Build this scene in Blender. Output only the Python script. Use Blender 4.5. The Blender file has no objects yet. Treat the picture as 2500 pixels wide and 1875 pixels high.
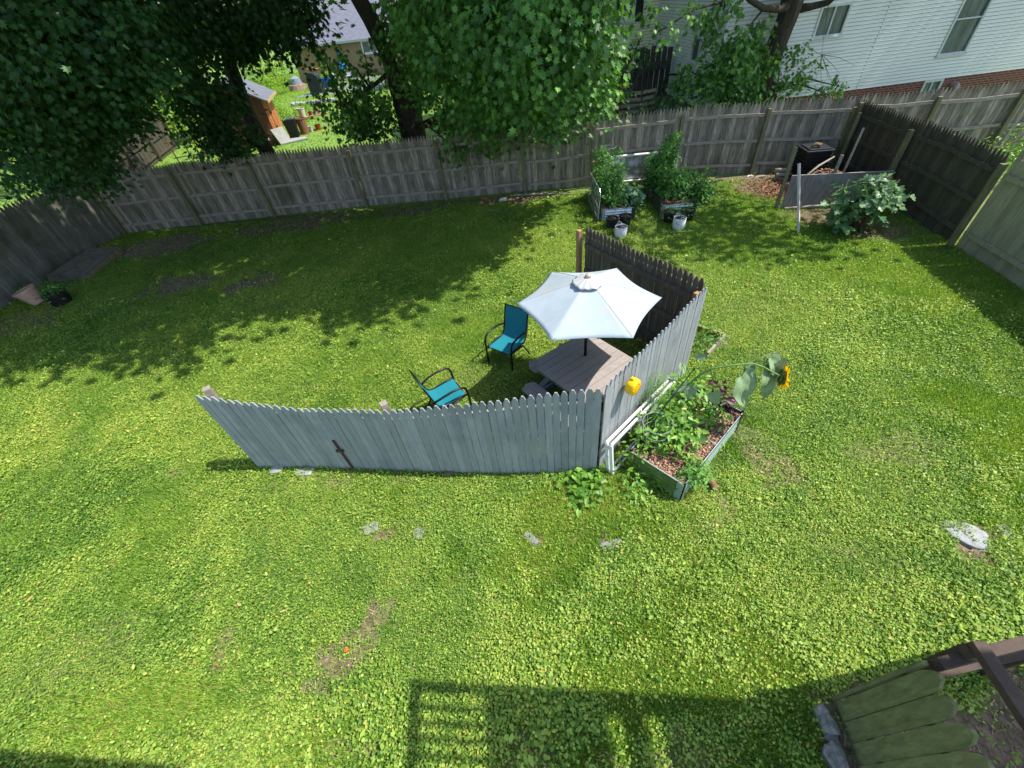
import bpy, bmesh, math, random
import numpy as np
from mathutils import Vector, Matrix, Euler
rng = np.random.default_rng(7); random.seed(7)
S = bpy.context.scene
COL = S.collection
R = math.radians
# ---------------------------------------------------------------- camera
HC = 5.0
Fp, VX, VY = 991.7, 137.6, 1030.6            # focal length and nadir in pixels of the 2500 px photograph
_n = np.array([VX, VY, Fp]); DN = _n/np.linalg.norm(_n)
FW = np.array([0, 0, 1.])-DN*DN[2]; FW /= np.linalg.norm(FW); RT = np.cross(DN, FW)
def cam2world(v): return np.array([v@RT, v@FW, -(v@DN)])
cd = bpy.data.cameras.new('camera'); cam = bpy.data.objects.new('camera', cd); COL.objects.link(cam)
ax = [cam2world(np.array(v, float)) for v in ((1,0,0), (0,-1,0), (0,0,-1))]
M4 = Matrix.Identity(4)
for c in range(3):
    for r_ in range(3): M4[r_][c] = ax[c][r_]
M4.translation = (0, 0, HC); cam.matrix_world = M4
cd.sensor_width = 36; cd.lens = 36*Fp/2500; cd.clip_start = .05; cd.clip_end = 1000
S.camera = cam
S.render.resolution_x = 1024; S.render.resolution_y = 768
# ---------------------------------------------------------------- light
SUN = Vector((.61, -.05, 1)).normalized()
w = bpy.data.worlds.new('World'); S.world = w; w.use_nodes = True
nt = w.node_tree; bg = nt.nodes['Background']
sky = nt.nodes.new('ShaderNodeTexSky'); sky.sky_type = 'NISHITA'; sky.sun_disc = False
sky.sun_elevation = math.asin(SUN.z); sky.sun_rotation = math.atan2(SUN.x, SUN.y)
nt.links.new(sky.outputs[0], bg.inputs[0]); bg.inputs[1].default_value = .15
sd = bpy.data.lights.new('sun', 'SUN'); sd.energy = 3.7; sd.angle = R(.5); sd.color = (1, .95, .86)
so = bpy.data.objects.new('sun', sd); COL.objects.link(so)
so.rotation_euler = SUN.to_track_quat('Z', 'Y').to_euler(); so.location = (5, 0, 30)
S.view_settings.view_transform = 'Standard'; S.view_settings.look = 'None'
S.view_settings.exposure = .92; S.view_settings.gamma = 1
# ---------------------------------------------------------------- placing helpers (metres)
def S_(px, py, z=0.):                        # point of height z seen at a pixel of the 2500 px photograph
    r = cam2world(np.array([px-1250, py-937.5, Fp])); return Vector(r*(z-HC)/r[2]+[0, 0, HC])
def A(x, y, z=0.): return S_(x*1.1302, y*1.1302, z)
def W(x, y, d):                              # point at distance y = d
    r = cam2world(np.array([x*1.1302-1250, y*1.1302-937.5, Fp])); return Vector(r*d/r[1]+[0, 0, HC])
E1 = Vector((.987, -.162, 0)).normalized(); E2 = Vector((.162, .987, 0)).normalized(); UP = Vector((0, 0, 1))
# ---------------------------------------------------------------- materials
MATS = {}
def srgb(h):
    h = h.lstrip('#'); v = [int(h[i:i+2], 16)/255 for i in (0, 2, 4)]
    return tuple(((c+.055)/1.055)**2.4 if c > .04045 else c/12.92 for c in v)+(1,)
def lin(*c): return tuple(c)+(1,)
def mat(name, c1, c2=None, scale=6, rough=.75, stretch=(1, 1, 1), bump=.0, metal=0., island=.0, c3=None, t3=.6, s3=1.5, spec=.35, detail=6, wave=None):
    if name in MATS: return MATS[name]
    m = bpy.data.materials.new(name); m.use_nodes = True; MATS[name] = m
    n = m.node_tree; L = n.links.new; b = n.nodes['Principled BSDF']
    b.inputs['Roughness'].default_value = rough; b.inputs['Metallic'].default_value = metal
    b.inputs['Specular IOR Level'].default_value = spec
    c2 = c2 or tuple(x*.8 for x in c1[:3])+(1,)
    tc = n.nodes.new('ShaderNodeTexCoord'); mp = n.nodes.new('ShaderNodeMapping'); mp.inputs['Scale'].default_value = stretch
    L(tc.outputs['Object'], mp.inputs[0])
    nz = n.nodes.new('ShaderNodeTexNoise'); nz.inputs['Scale'].default_value = scale; nz.inputs['Detail'].default_value = detail
    nz.inputs['Roughness'].default_value = .65
    src = mp.outputs[0]
    if island:
        g = n.nodes.new('ShaderNodeNewGeometry'); ad = n.nodes.new('ShaderNodeVectorMath'); ad.operation = 'ADD'
        ml = n.nodes.new('ShaderNodeVectorMath'); ml.operation = 'SCALE'; ml.inputs[0].default_value = (37, 91, 53)
        L(g.outputs['Random Per Island'], ml.inputs['Scale']); L(src, ad.inputs[0]); L(ml.outputs[0], ad.inputs[1]); src = ad.outputs[0]
    L(src, nz.inputs['Vector'])
    cr = n.nodes.new('ShaderNodeValToRGB'); cr.color_ramp.elements[0].position = .3; cr.color_ramp.elements[1].position = .7
    cr.color_ramp.elements[0].color = c2; cr.color_ramp.elements[1].color = c1
    L(nz.outputs[0], cr.inputs[0]); out = cr.outputs[0]
    if c3:
        n3 = n.nodes.new('ShaderNodeTexNoise'); n3.inputs['Scale'].default_value = s3; n3.inputs['Detail'].default_value = 4
        L(tc.outputs['Object'], n3.inputs['Vector'])
        r3 = n.nodes.new('ShaderNodeValToRGB'); r3.color_ramp.elements[0].position = t3-.12; r3.color_ramp.elements[1].position = t3+.1
        mx = n.nodes.new('ShaderNodeMixRGB'); mx.inputs[2].default_value = c3
        L(n3.outputs[0], r3.inputs[0]); L(r3.outputs[0], mx.inputs[0]); L(out, mx.inputs[1]); out = mx.outputs[0]
    if island:
        mr = n.nodes.new('ShaderNodeMapRange'); mr.inputs['To Min'].default_value = 1-island; mr.inputs['To Max'].default_value = 1+island
        L(g.outputs['Random Per Island'], mr.inputs[0])
        hs = n.nodes.new('ShaderNodeHueSaturation'); L(mr.outputs[0], hs.inputs['Value']); L(out, hs.inputs['Color']); out = hs.outputs[0]
    L(out, b.inputs['Base Color'])
    if bump:
        bp = n.nodes.new('ShaderNodeBump'); bp.inputs['Strength'].default_value = bump; bp.inputs['Distance'].default_value = .02
        L(nz.outputs[0], bp.inputs['Height']); L(bp.outputs[0], b.inputs['Normal'])
    return m
def leafmat(name, ca, cb, cc=None, trans=.35, rough=.5, gloss=.3, patch=0, under=None):
    """leaf colour runs ca..cb (..cc for the odd dry leaf) with the leaf's own random value"""
    if name in MATS: return MATS[name]
    m = bpy.data.materials.new(name); m.use_nodes = True; MATS[name] = m
    n = m.node_tree; L = n.links.new; b = n.nodes['Principled BSDF']; o = n.nodes['Material Output']
    at = n.nodes.new('ShaderNodeAttribute'); at.attribute_name = 'var'
    cr = n.nodes.new('ShaderNodeValToRGB'); e = cr.color_ramp.elements
    e[0].color = ca; e[0].position = .05; e[1].color = cb; e[1].position = .93
    if cc: x = e.new(.985); x.color = cc
    L(at.outputs['Fac'], cr.inputs[0]); out = cr.outputs[0]
    b.inputs['Roughness'].default_value = rough; b.inputs['Specular IOR Level'].default_value = gloss
    L(out, b.inputs['Base Color'])
    tr = n.nodes.new('ShaderNodeBsdfTranslucent'); hs = n.nodes.new('ShaderNodeHueSaturation')
    hs.inputs['Hue'].default_value = .485; hs.inputs['Saturation'].default_value = 1.15; hs.inputs['Value'].default_value = 1.5
    L(out, hs.inputs['Color']); L(hs.outputs[0], tr.inputs[0])
    mx = n.nodes.new('ShaderNodeMixShader'); mx.inputs[0].default_value = trans
    L(b.outputs[0], mx.inputs[1]); L(tr.outputs[0], mx.inputs[2]); L(mx.outputs[0], o.inputs['Surface'])
    return m
# ---------------------------------------------------------------- objects
def tag(o, label=None, cat=None, group=None, kind=None):
    if label: o['label'] = label
    if cat: o['category'] = cat
    if group: o['group'] = group
    if kind: o['kind'] = kind
    return o
def thing(name, label, cat, loc=(0, 0, 0), rz=0, group=None):
    o = bpy.data.objects.new(name, None); COL.objects.link(o); o.location = loc; o.rotation_euler = (0, 0, rz)
    o.empty_display_size = .2
    return tag(o, label, cat, group)
def child_world(o, parent):
    """parent o whose mesh is written in world coordinates"""
    o.parent = parent
    o.matrix_parent_inverse = (Matrix.Translation(parent.location) @ Euler(parent.rotation_euler).to_matrix().to_4x4()).inverted()
class MB:
    def __init__(s): s.v = []; s.f = []
    def add(s, vs, fs):
        k = len(s.v); s.v += [tuple(v) for v in vs]; s.f += [tuple(i+k for i in f) for f in fs]; return s
    def box(s, c, d, rz=0, m=None):
        x, y, z = d[0]/2, d[1]/2, d[2]/2
        q = m or Matrix.Rotation(rz, 3, 'Z')
        vs = [Vector(c)+q@Vector((a*x, b*y, e*z)) for a in (-1, 1) for b in (-1, 1) for e in (-1, 1)]
        return s.add(vs, [(0,1,3,2), (4,6,7,5), (0,4,5,1), (2,3,7,6), (0,2,6,4), (1,5,7,3)])
    def bar(s, p, q, wd, ht, up=UP):
        p, q = Vector(p), Vector(q); d = (q-p).normalized(); sd_ = d.cross(up)
        if sd_.length < 1e-3: sd_ = d.cross(Vector((1, 0, 0)))
        sd_.normalize(); u = sd_.cross(d).normalized()
        vs = [a+sd_*(i*wd/2)+u*(j*ht/2) for a in (p, q) for i, j in ((-1,-1), (1,-1), (1,1), (-1,1))]
        return s.add(vs, [(3,2,1,0), (4,5,6,7), (0,1,5,4), (1,2,6,5), (2,3,7,6), (3,0,4,7)])
    def prism(s, pts, n):
        """outline pts (Vectors) thickened by vector n"""
        k = len(pts); vs = [Vector(p) for p in pts]+[Vector(p)+n for p in pts]
        return s.add(vs, [tuple(range(k))[::-1], tuple(range(k, 2*k))]+[(i, (i+1)%k, k+(i+1)%k, k+i) for i in range(k)])
    def tube(s, pts, r, seg=8, cap=True):
        pts = [Vector(p) for p in pts]; k = len(pts); rs = r if hasattr(r, '__len__') else [r]*k
        base = len(s.v); prev = None
        for i, p in enumerate(pts):
            t = (pts[min(i+1, k-1)]-pts[max(i-1, 0)]).normalized()
            if prev is None:
                a = t.orthogonal().normalized()
            else:
                a = (prev-t*prev.dot(t)).normalized()
            prev = a; b_ = t.cross(a)
            for j in range(seg):
                th = 2*math.pi*j/seg; s.v.append(tuple(p+(a*math.cos(th)+b_*math.sin(th))*rs[i]))
        for i in range(k-1):
            for j in range(seg):
                j2 = (j+1)%seg; s.f.append((base+i*seg+j, base+i*seg+j2, base+(i+1)*seg+j2, base+(i+1)*seg+j))
        if cap: s.f.append(tuple(base+j for j in range(seg))[::-1]); s.f.append(tuple(base+(k-1)*seg+j for j in range(seg)))
        return s
    def lathe(s, prof, c=(0, 0, 0), seg=24, ang=0):
        base = len(s.v); c = Vector(c)
        for r, z in prof:
            for j in range(seg):
                th = 2*math.pi*j/seg+ang; s.v.append(tuple(c+Vector((r*math.cos(th), r*math.sin(th), z))))
        for i in range(len(prof)-1):
            for j in range(seg):
                j2 = (j+1)%seg; s.f.append((base+i*seg+j, base+i*seg+j2, base+(i+1)*seg+j2, base+(i+1)*seg+j))
        return s
    def build(s, name, m, parent=None, world=False, smooth=False, bevel=0, sub=0):
        me = bpy.data.meshes.new(name); me.from_pydata(s.v, [], s.f); me.validate(); me.update()
        o = bpy.data.objects.new(name, me); COL.objects.link(o)
        if m: me.materials.append(m)
        if smooth: me.shade_smooth()
        if bevel:
            b = o.modifiers.new('bevel', 'BEVEL'); b.width = bevel; b.segments = 2; b.limit_method = 'ANGLE'
        if sub:
            b = o.modifiers.new('sub', 'SUBSURF'); b.levels = sub; b.render_levels = sub
        if parent:
            if world: child_world(o, parent)
            else: o.parent = parent
        return o
def copy_tree(o, parent=None):
    c = o.copy(); COL.objects.link(c); c.parent = parent
    for ch in list(o.children): copy_tree(ch, c)
    return c
# ---------------------------------------------------------------- leaf meshes
def half(pts): return pts
def lobed(right):                             # right half outline from base to tip; both halves folded along the midrib
    k = len(right)
    v = [(0, 0), *[(x, y) for x, y in right[:-1]], right[-1], *[(-x, y) for x, y in right[:-1]]]
    f = [tuple(range(0, k+1)), tuple([0, k]+[k+1+i for i in range(k-1)][::-1])]
    return np.array([(x, y, abs(x)*.28) for x, y in v], float), f
SHAPES = {
 'maple': lobed([(.12,-.06), (.40,-.04), (.27,.14), (.56,.40), (.27,.40), (.36,.70), (.1,.58), (0,1.)]),
 'fig': lobed([(.14,-.06), (.42,.05), (.42,.26), (.24,.34), (.36,.6), (.26,.76), (.13,.66), (.14,.92), (0,1.)]),
 'ovate': lobed([(.16,.12), (.25,.4), (.14,.75), (0,1.)]),
 'heart': lobed([(.22,-.12), (.42,.08), (.40,.38), (.2,.75), (0,1.)]),
 'ragged': lobed([(.3,.1), (.12,.24), (.36,.42), (.12,.5), (.26,.76), (0,1.)]),
 'round': (np.array([(0,-.1,.0), (.34,.1,.06), (.42,.45,.10), (.2,.78,.03), (-.2,.78,.03), (-.42,.45,.10), (-.34,.1,.06)]), [(0,1,2,3,4,5,6)]),
 'oval': (np.array([(0,-.05,.0), (.24,.25,.05), (.2,.65,.05), (0,.95,0), (-.2,.65,.05), (-.24,.25,.05)]), [(0,1,2,3,4,5)]),
 'blade': (np.array([(-.06,0,0), (.06,0,0), (.05,.5,.10), (0,1,.32), (-.05,.5,.10)]), [(0,1,2,3,4)]),
}
def leaves(name, m, groups, parent=None, kind=None):
    """groups: list of (shape, P(N,3), D(N,3) tip direction, Nn(N,3) normal, size(N), var(N)); world coordinates, one mesh"""
    V = []; LI = []; LS = []; VAR = []; off = 0
    for shape, P, D, Nn, sz, var in groups:
        n = len(P)
        if n == 0: continue
        sv, sf = SHAPES[shape]
        D = D/np.linalg.norm(D, axis=1, keepdims=True)
        X = np.cross(D, Nn); X /= np.linalg.norm(X, axis=1, keepdims=True)+1e-9
        Z = np.cross(X, D)
        pts = P[:, None]+sz[:, None, None]*(sv[None, :, 0:1]*X[:, None]+sv[None, :, 1:2]*D[:, None]+sv[None, :, 2:3]*Z[:, None])
        V.append(pts.reshape(-1, 3)); k = len(sv)
        idx = np.concatenate([np.array(f) for f in sf]); lens = np.array([len(f) for f in sf])
        LI.append((idx[None]+(np.arange(n)*k)[:, None]+off).ravel()); LS.append(np.tile(lens, n)); VAR.append(np.repeat(var, len(sf)))
        off += n*k
    V = np.concatenate(V).astype(np.float32); LI = np.concatenate(LI).astype(np.int32); LS = np.concatenate(LS).astype(np.int32); VAR = np.concatenate(VAR).astype(np.float32)
    me = bpy.data.meshes.new(name); me.vertices.add(len(V)); me.vertices.foreach_set('co', V.ravel())
    me.loops.add(len(LI)); me.loops.foreach_set('vertex_index', LI)
    me.polygons.add(len(LS)); st = np.concatenate([[0], np.cumsum(LS)[:-1]]).astype(np.int32)
    me.polygons.foreach_set('loop_start', st); me.polygons.foreach_set('loop_total', LS)
    me.update(calc_edges=True)
    a = me.attributes.new('var', 'FLOAT', 'FACE'); a.data.foreach_set('value', VAR)
    o = bpy.data.objects.new(name, me); COL.objects.link(o); me.materials.append(m)
    if parent: child_world(o, parent)
    if kind: o['kind'] = kind
    return o
def unit(n): v = rng.normal(size=(n, 3)); return v/np.linalg.norm(v, axis=1, keepdims=True)
def spray(c, rad, n, size, shape='maple', droop=.45, per=22, sr=.34, up=.9, var=(.0, 1.), sq=.45):
    n = int(n)
    """n leaves in small sprays spread through the ellipsoid c, rad: leaves of a spray share a tilt"""
    c = np.array(c); rad = np.array(rad if hasattr(rad, '__len__') else (rad, rad, rad*.8), float)
    k = max(1, int(n/per)); u = unit(k); rr = rng.uniform(.25, 1, k)**.45
    sc = c+u*rad*rr[:, None]
    st = np.column_stack([u[:, 0], u[:, 1], np.abs(u[:, 2])*.6+up]); st += rng.normal(size=(k, 3))*.25
    ids = rng.integers(0, k, n); off = rng.normal(size=(n, 3))*sr; off[:, 2] *= sq
    off[:, 2] -= (off[:, 0]**2+off[:, 1]**2)*.35/sr
    P = sc[ids]+off
    N = st[ids]+rng.normal(size=(n, 3))*.38
    D = np.column_stack([off[:, 0]/sr+rng.normal(size=n)*.7, off[:, 1]/sr+rng.normal(size=n)*.7, -droop*2*rng.uniform(.4, 1.3, n)])
    v = np.clip(rng.uniform(var[0], var[1], k)[ids]*.72+rng.uniform(0, .28, n), 0, 1)
    v[rng.uniform(size=n) > .995] = 1
    return (shape, P, D, N, size*rng.uniform(.65, 1.15, n), v)
# value noise on the plane
_T = rng.uniform(size=(256, 256))
def vn(x, y, s):
    x = np.asarray(x)/s+100; y = np.asarray(y)/s+100; i = np.floor(x).astype(int); j = np.floor(y).astype(int); fx = x-i; fy = y-j
    fx = fx*fx*(3-2*fx); fy = fy*fy*(3-2*fy); t = lambda a, b: _T[a % 256, b % 256]
    return (t(i, j)*(1-fx)+t(i+1, j)*fx)*(1-fy)+(t(i, j+1)*(1-fx)+t(i+1, j+1)*fx)*fy
# ================================================================ wood etc.
WOOD = mat('weathered_grey_wood', srgb('aea292'), srgb('5f574c'), 9, .85, (3, 3, .35), .4, island=.38, c3=srgb('5d6147'), t3=.66, s3=.9)
WOODR = mat('weathered_rail_wood', srgb('aaa092'), srgb('7a7266'), 9, .85, (.8, .8, 3), .3, island=.15)
WOODG = mat('mossy_post_wood', srgb('8a8362'), srgb('5b5a42'), 8, .85, (3, 3, .4), .3, island=.15)
WOODD = mat('dark_stained_wood', srgb('5d5649'), srgb('39352d'), 9, .85, (3, 3, .35), .3, island=.25, c3=srgb('4c4b34'), t3=.6)
WOODL = mat('pale_greenish_wood', srgb('a9a68c'), srgb('858266'), 8, .8, (3, 3, .35), .3, island=.15)
PINE = mat('cut_timber', srgb('b08f66'), srgb('8a6c4a'), 9, .75, (3, 3, .4), .2)
GREY = mat('grey_paint', srgb('9c9fa1'), srgb('868b8e'), 10, .68, (3, 3, .35), .35, island=.13, c3=srgb('7d858a'), t3=.64, s3=2.2)
PLY = mat('left_fence_boards', srgb('7d7c72'), srgb('53524b'), 10, .85, (2.5, 2.5, .3), .3, island=.2, c3=srgb('4f5640'), t3=.6)
DARKIN = mat('inside_dark_pickets', srgb('6b6156'), srgb('453e37'), 9, .85, (3, 3, .35), .3, island=.2)
WHITE = mat('white_paint', srgb('e6e6e2'), srgb('cfd0cc'), 14, .5, bump=.1)
BLACKM = mat('black_metal', srgb('1d1e20'), srgb('141516'), 8, .4)
BLACKP = mat('black_plastic', srgb('202224'), srgb('17181a'), 8, .5)
SOIL = mat('soil', srgb('6a4a38'), srgb('2f211a'), 30, .95, bump=.8)
MULCH = mat('wood_mulch', srgb('b98a6a'), srgb('3e281d'), 42, .95, bump=1.)
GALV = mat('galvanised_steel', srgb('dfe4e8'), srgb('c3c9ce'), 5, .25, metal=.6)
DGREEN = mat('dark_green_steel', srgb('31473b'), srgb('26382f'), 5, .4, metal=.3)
STONE = mat('stone', srgb('a6a8a6'), srgb('7b7d7c'), 12, .9, bump=.5)
# ================================================================ ground
PATCH = [(-8.9,11.05,1.4,.7,1.), (-6.7,10.5,.9,.5,1.05), (-11.1,14.2,1.9,1.0,1.2), (-6.6,14.6,2.8,.8,1.2), (-2.5,14.3,1.8,.55,1.), (.9,14.2,1.9,.5,1.),
 (3.45,2.95,.22,.5,.72), (3.2,3.6,.15,.45,.5), (5.1,2.95,.7,.3,.5), (-2.08,1.45,.2,.26,.85), (-2.25,1.1,.22,.15,.8), (-1.85,1.5,.08,.2,.8), (8.6,12.6,1.15,1.2,1.), (8.75,10.0,1.3,.8,1.), (9.4,9.0,1.1,.8,1.),
 (-.2,.2,.5,.12,.6), (.9,.2,.8,.1,.55), (-1.95,.42,.35,.12,.6), (-12.6,9.9,1.3,1.0,.8), (-13.,13.2,.8,2.4,.6), (-12.6,11.6,.9,.6,.5), (2.3,9.4,.7,.3,.5), (-5.6,8.9,.5,.2,.6),
 (1.3,5.1,1.0,.9,.55), (2.55,6.05,.9,.5,.5), (-.4,5.3,.9,.6,.35), (.0,5.,.5,.5,.3), (9.9,7.6,.5,.5,.6), (5.6,6.6,1.5,.5,.3), (7.3,8.0,.4,1.2,.25), (4.2,10.6,1.5,.6,.4), (10.2,11.6,1.2,1.4,1.),
 (-1.5,3.75,2.9,.12,.5), (2.4,.1,.2,.5,1.), (3.4,0.,1.3,.5,1.5), (6.7,13.4,2.2,.4,.9), (-2.9,8.6,.5,.2,.5), (-8.4,5.6,1.0,.4,.3), (-5.2,1.7,.8,.3,.3), (3.9,1.7,.7,.25,.2), (4.6,5.1,.6,.2,.2), (7.9,3.3,.8,.25,.35), (3.65,5.75,.3,.3,.8), (-3.2,1.2,.6,.12,.3),
 (4.95,1.73,.2,.26,1.), (-2.13,2.78,.1,.13,1.), (-1.48,2.65,.09,.1,1.), (-.02,2.37,.07,.17,1.), (.94,2.15,.08,.15,1.), (.4,2.25,.08,.06,.8)]
def dirt(x, y):
    m = np.zeros_like(x)
    wx = x+(vn(x, y, .35)-.5)*.55+(vn(x+50, y, .12)-.5)*.25; wy = y+(vn(x, y+70, .35)-.5)*.45+(vn(x, y+20, .12)-.5)*.2
    for cx, cy, rx, ry, s in PATCH:
        d = ((wx-cx)/rx)**2+((wy-cy)/ry)**2
        m = np.maximum(m, s*np.clip((1.5-d)*.8, 0, 1))
    m = np.maximum(m, np.clip(vn(x+9, y+3, .9)*vn(x, y, .28)-.55, 0, 1)*2.)
    return np.clip(m, 0, 1)
def hgt(x, y): return .03*(vn(x, y, 1.7)-.5)+.02*(vn(x, y, .4)-.5)
def axis(a, b, st, far):
    c = np.arange(a, b+1e-6, st); g = np.geomspace(1, far, 14); return np.concatenate([a-g[::-1], c, b+g])
gx = axis(-17, 14, .07, 200); gy = axis(-1.5, 17, .07, 300)
XX, YY = np.meshgrid(gx, gy, indexing='ij'); ins = (XX > -17) & (XX < 14) & (YY > -1.5) & (YY < 17)
ZZ = np.where(ins, hgt(XX, YY)+.02*(vn(XX, YY, .1)-.5)*dirt(XX, YY), 0)
V = np.column_stack([XX.ravel(), YY.ravel(), ZZ.ravel()]).astype(np.float32); nx, ny = XX.shape
I = (np.arange(nx-1)[:, None]*ny+np.arange(ny-1)[None]).ravel(); FF = np.column_stack([I, I+ny, I+ny+1, I+1]).astype(np.int32)
me = bpy.data.meshes.new('ground'); me.vertices.add(len(V)); me.vertices.foreach_set('co', V.ravel()); me.loops.add(FF.size); me.loops.foreach_set('vertex_index', FF.ravel())
me.polygons.add(len(FF)); me.polygons.foreach_set('loop_start', np.arange(0, FF.size, 4, dtype=np.int32)); me.polygons.foreach_set('loop_total', np.full(len(FF), 4, np.int32)); me.update(calc_edges=True)
a_ = me.attributes.new('bare', 'FLOAT', 'POINT'); a_.data.foreach_set('value', np.where(ins, dirt(XX, YY)*(YY < 14.6-.12*XX), 0).ravel().astype(np.float32)); a2 = me.attributes.new('far', 'FLOAT', 'POINT'); a2.data.foreach_set('value', (YY > 14.7-.12*XX).ravel().astype(np.float32)); me.shade_smooth()
gm = bpy.data.materials.new('ground_soil_and_turf'); gm.use_nodes = True; n = gm.node_tree; L = n.links.new; b = n.nodes['Principled BSDF']; b.inputs['Roughness'].default_value = .95
tc = n.nodes.new('ShaderNodeTexCoord')
def nzn(sc, c1, c2, lo=.35, hi=.65):
    z = n.nodes.new('ShaderNodeTexNoise'); z.inputs['Scale'].default_value = sc; z.inputs['Detail'].default_value = 8; z.inputs['Roughness'].default_value = .7
    L(tc.outputs['Object'], z.inputs['Vector']); r = n.nodes.new('ShaderNodeValToRGB'); r.color_ramp.elements[0].position = lo; r.color_ramp.elements[1].position = hi
    r.color_ramp.elements[0].color = c1; r.color_ramp.elements[1].color = c2; L(z.outputs[0], r.inputs[0]); return z, r
z1, turf = nzn(14, lin(.045, .08, .015), lin(.2, .26, .06)); z2, soil = nzn(11, lin(.07, .045, .028), lin(.26, .18, .12))
at = n.nodes.new('ShaderNodeAttribute'); at.attribute_name = 'bare'; mx = n.nodes.new('ShaderNodeMixRGB')
L(at.outputs['Fac'], mx.inputs[0]); L(turf.outputs[0], mx.inputs[1]); L(soil.outputs[0], mx.inputs[2]); z5, farc = nzn(2.5, lin(.12, .22, .03), lin(.2, .32, .05)); af = n.nodes.new('ShaderNodeAttribute'); af.attribute_name = 'far'; m5 = n.nodes.new('ShaderNodeMixRGB'); L(af.outputs['Fac'], m5.inputs[0]); L(mx.outputs[0], m5.inputs[1]); L(farc.outputs[0], m5.inputs[2]); L(m5.outputs[0], b.inputs['Base Color'])
bp = n.nodes.new('ShaderNodeBump'); bp.inputs['Strength'].default_value = .6; bp.inputs['Distance'].default_value = .03; L(z2.outputs[0], bp.inputs['Height']); L(bp.outputs[0], b.inputs['Normal'])
me.materials.append(gm); go = bpy.data.objects.new('ground', me); COL.objects.link(go); tag(go, kind='structure')
# ---------------------------------------------------------------- lawn (stuff)
CLOVER = leafmat('clover_leaf', lin(.065, .175, .018), lin(.42, .56, .09), lin(.55, .42, .12), .32, .5, .35)
GRASSM = leafmat('grass_blade', lin(.09, .23, .025), lin(.39, .55, .075), lin(.45, .36, .12), .35, .45, .35)
def in_view(x, y):                            # a generous margin round the photograph's footprint
    p = np.column_stack([x, y, np.full_like(x, -HC)]); cx = p@RT; cy = p@DN; f = p@FW
    X = cx*1; V_ = np.column_stack([x, y, np.full_like(x, -HC)])
    c = np.array([RT, FW, -DN]).T             # world <- components; columns of the camera basis
    q = V_[:, 0:1]*RT[None]+V_[:, 1:2]*FW[None]-V_[:, 2:3]*DN[None]
    u = q[:, 0]/q[:, 2]; v = q[:, 1]/q[:, 2]
    return (q[:, 2] > 0) & (np.abs(u) < 1.26*1.12+.02) & (v < .945*1.1) 
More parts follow.
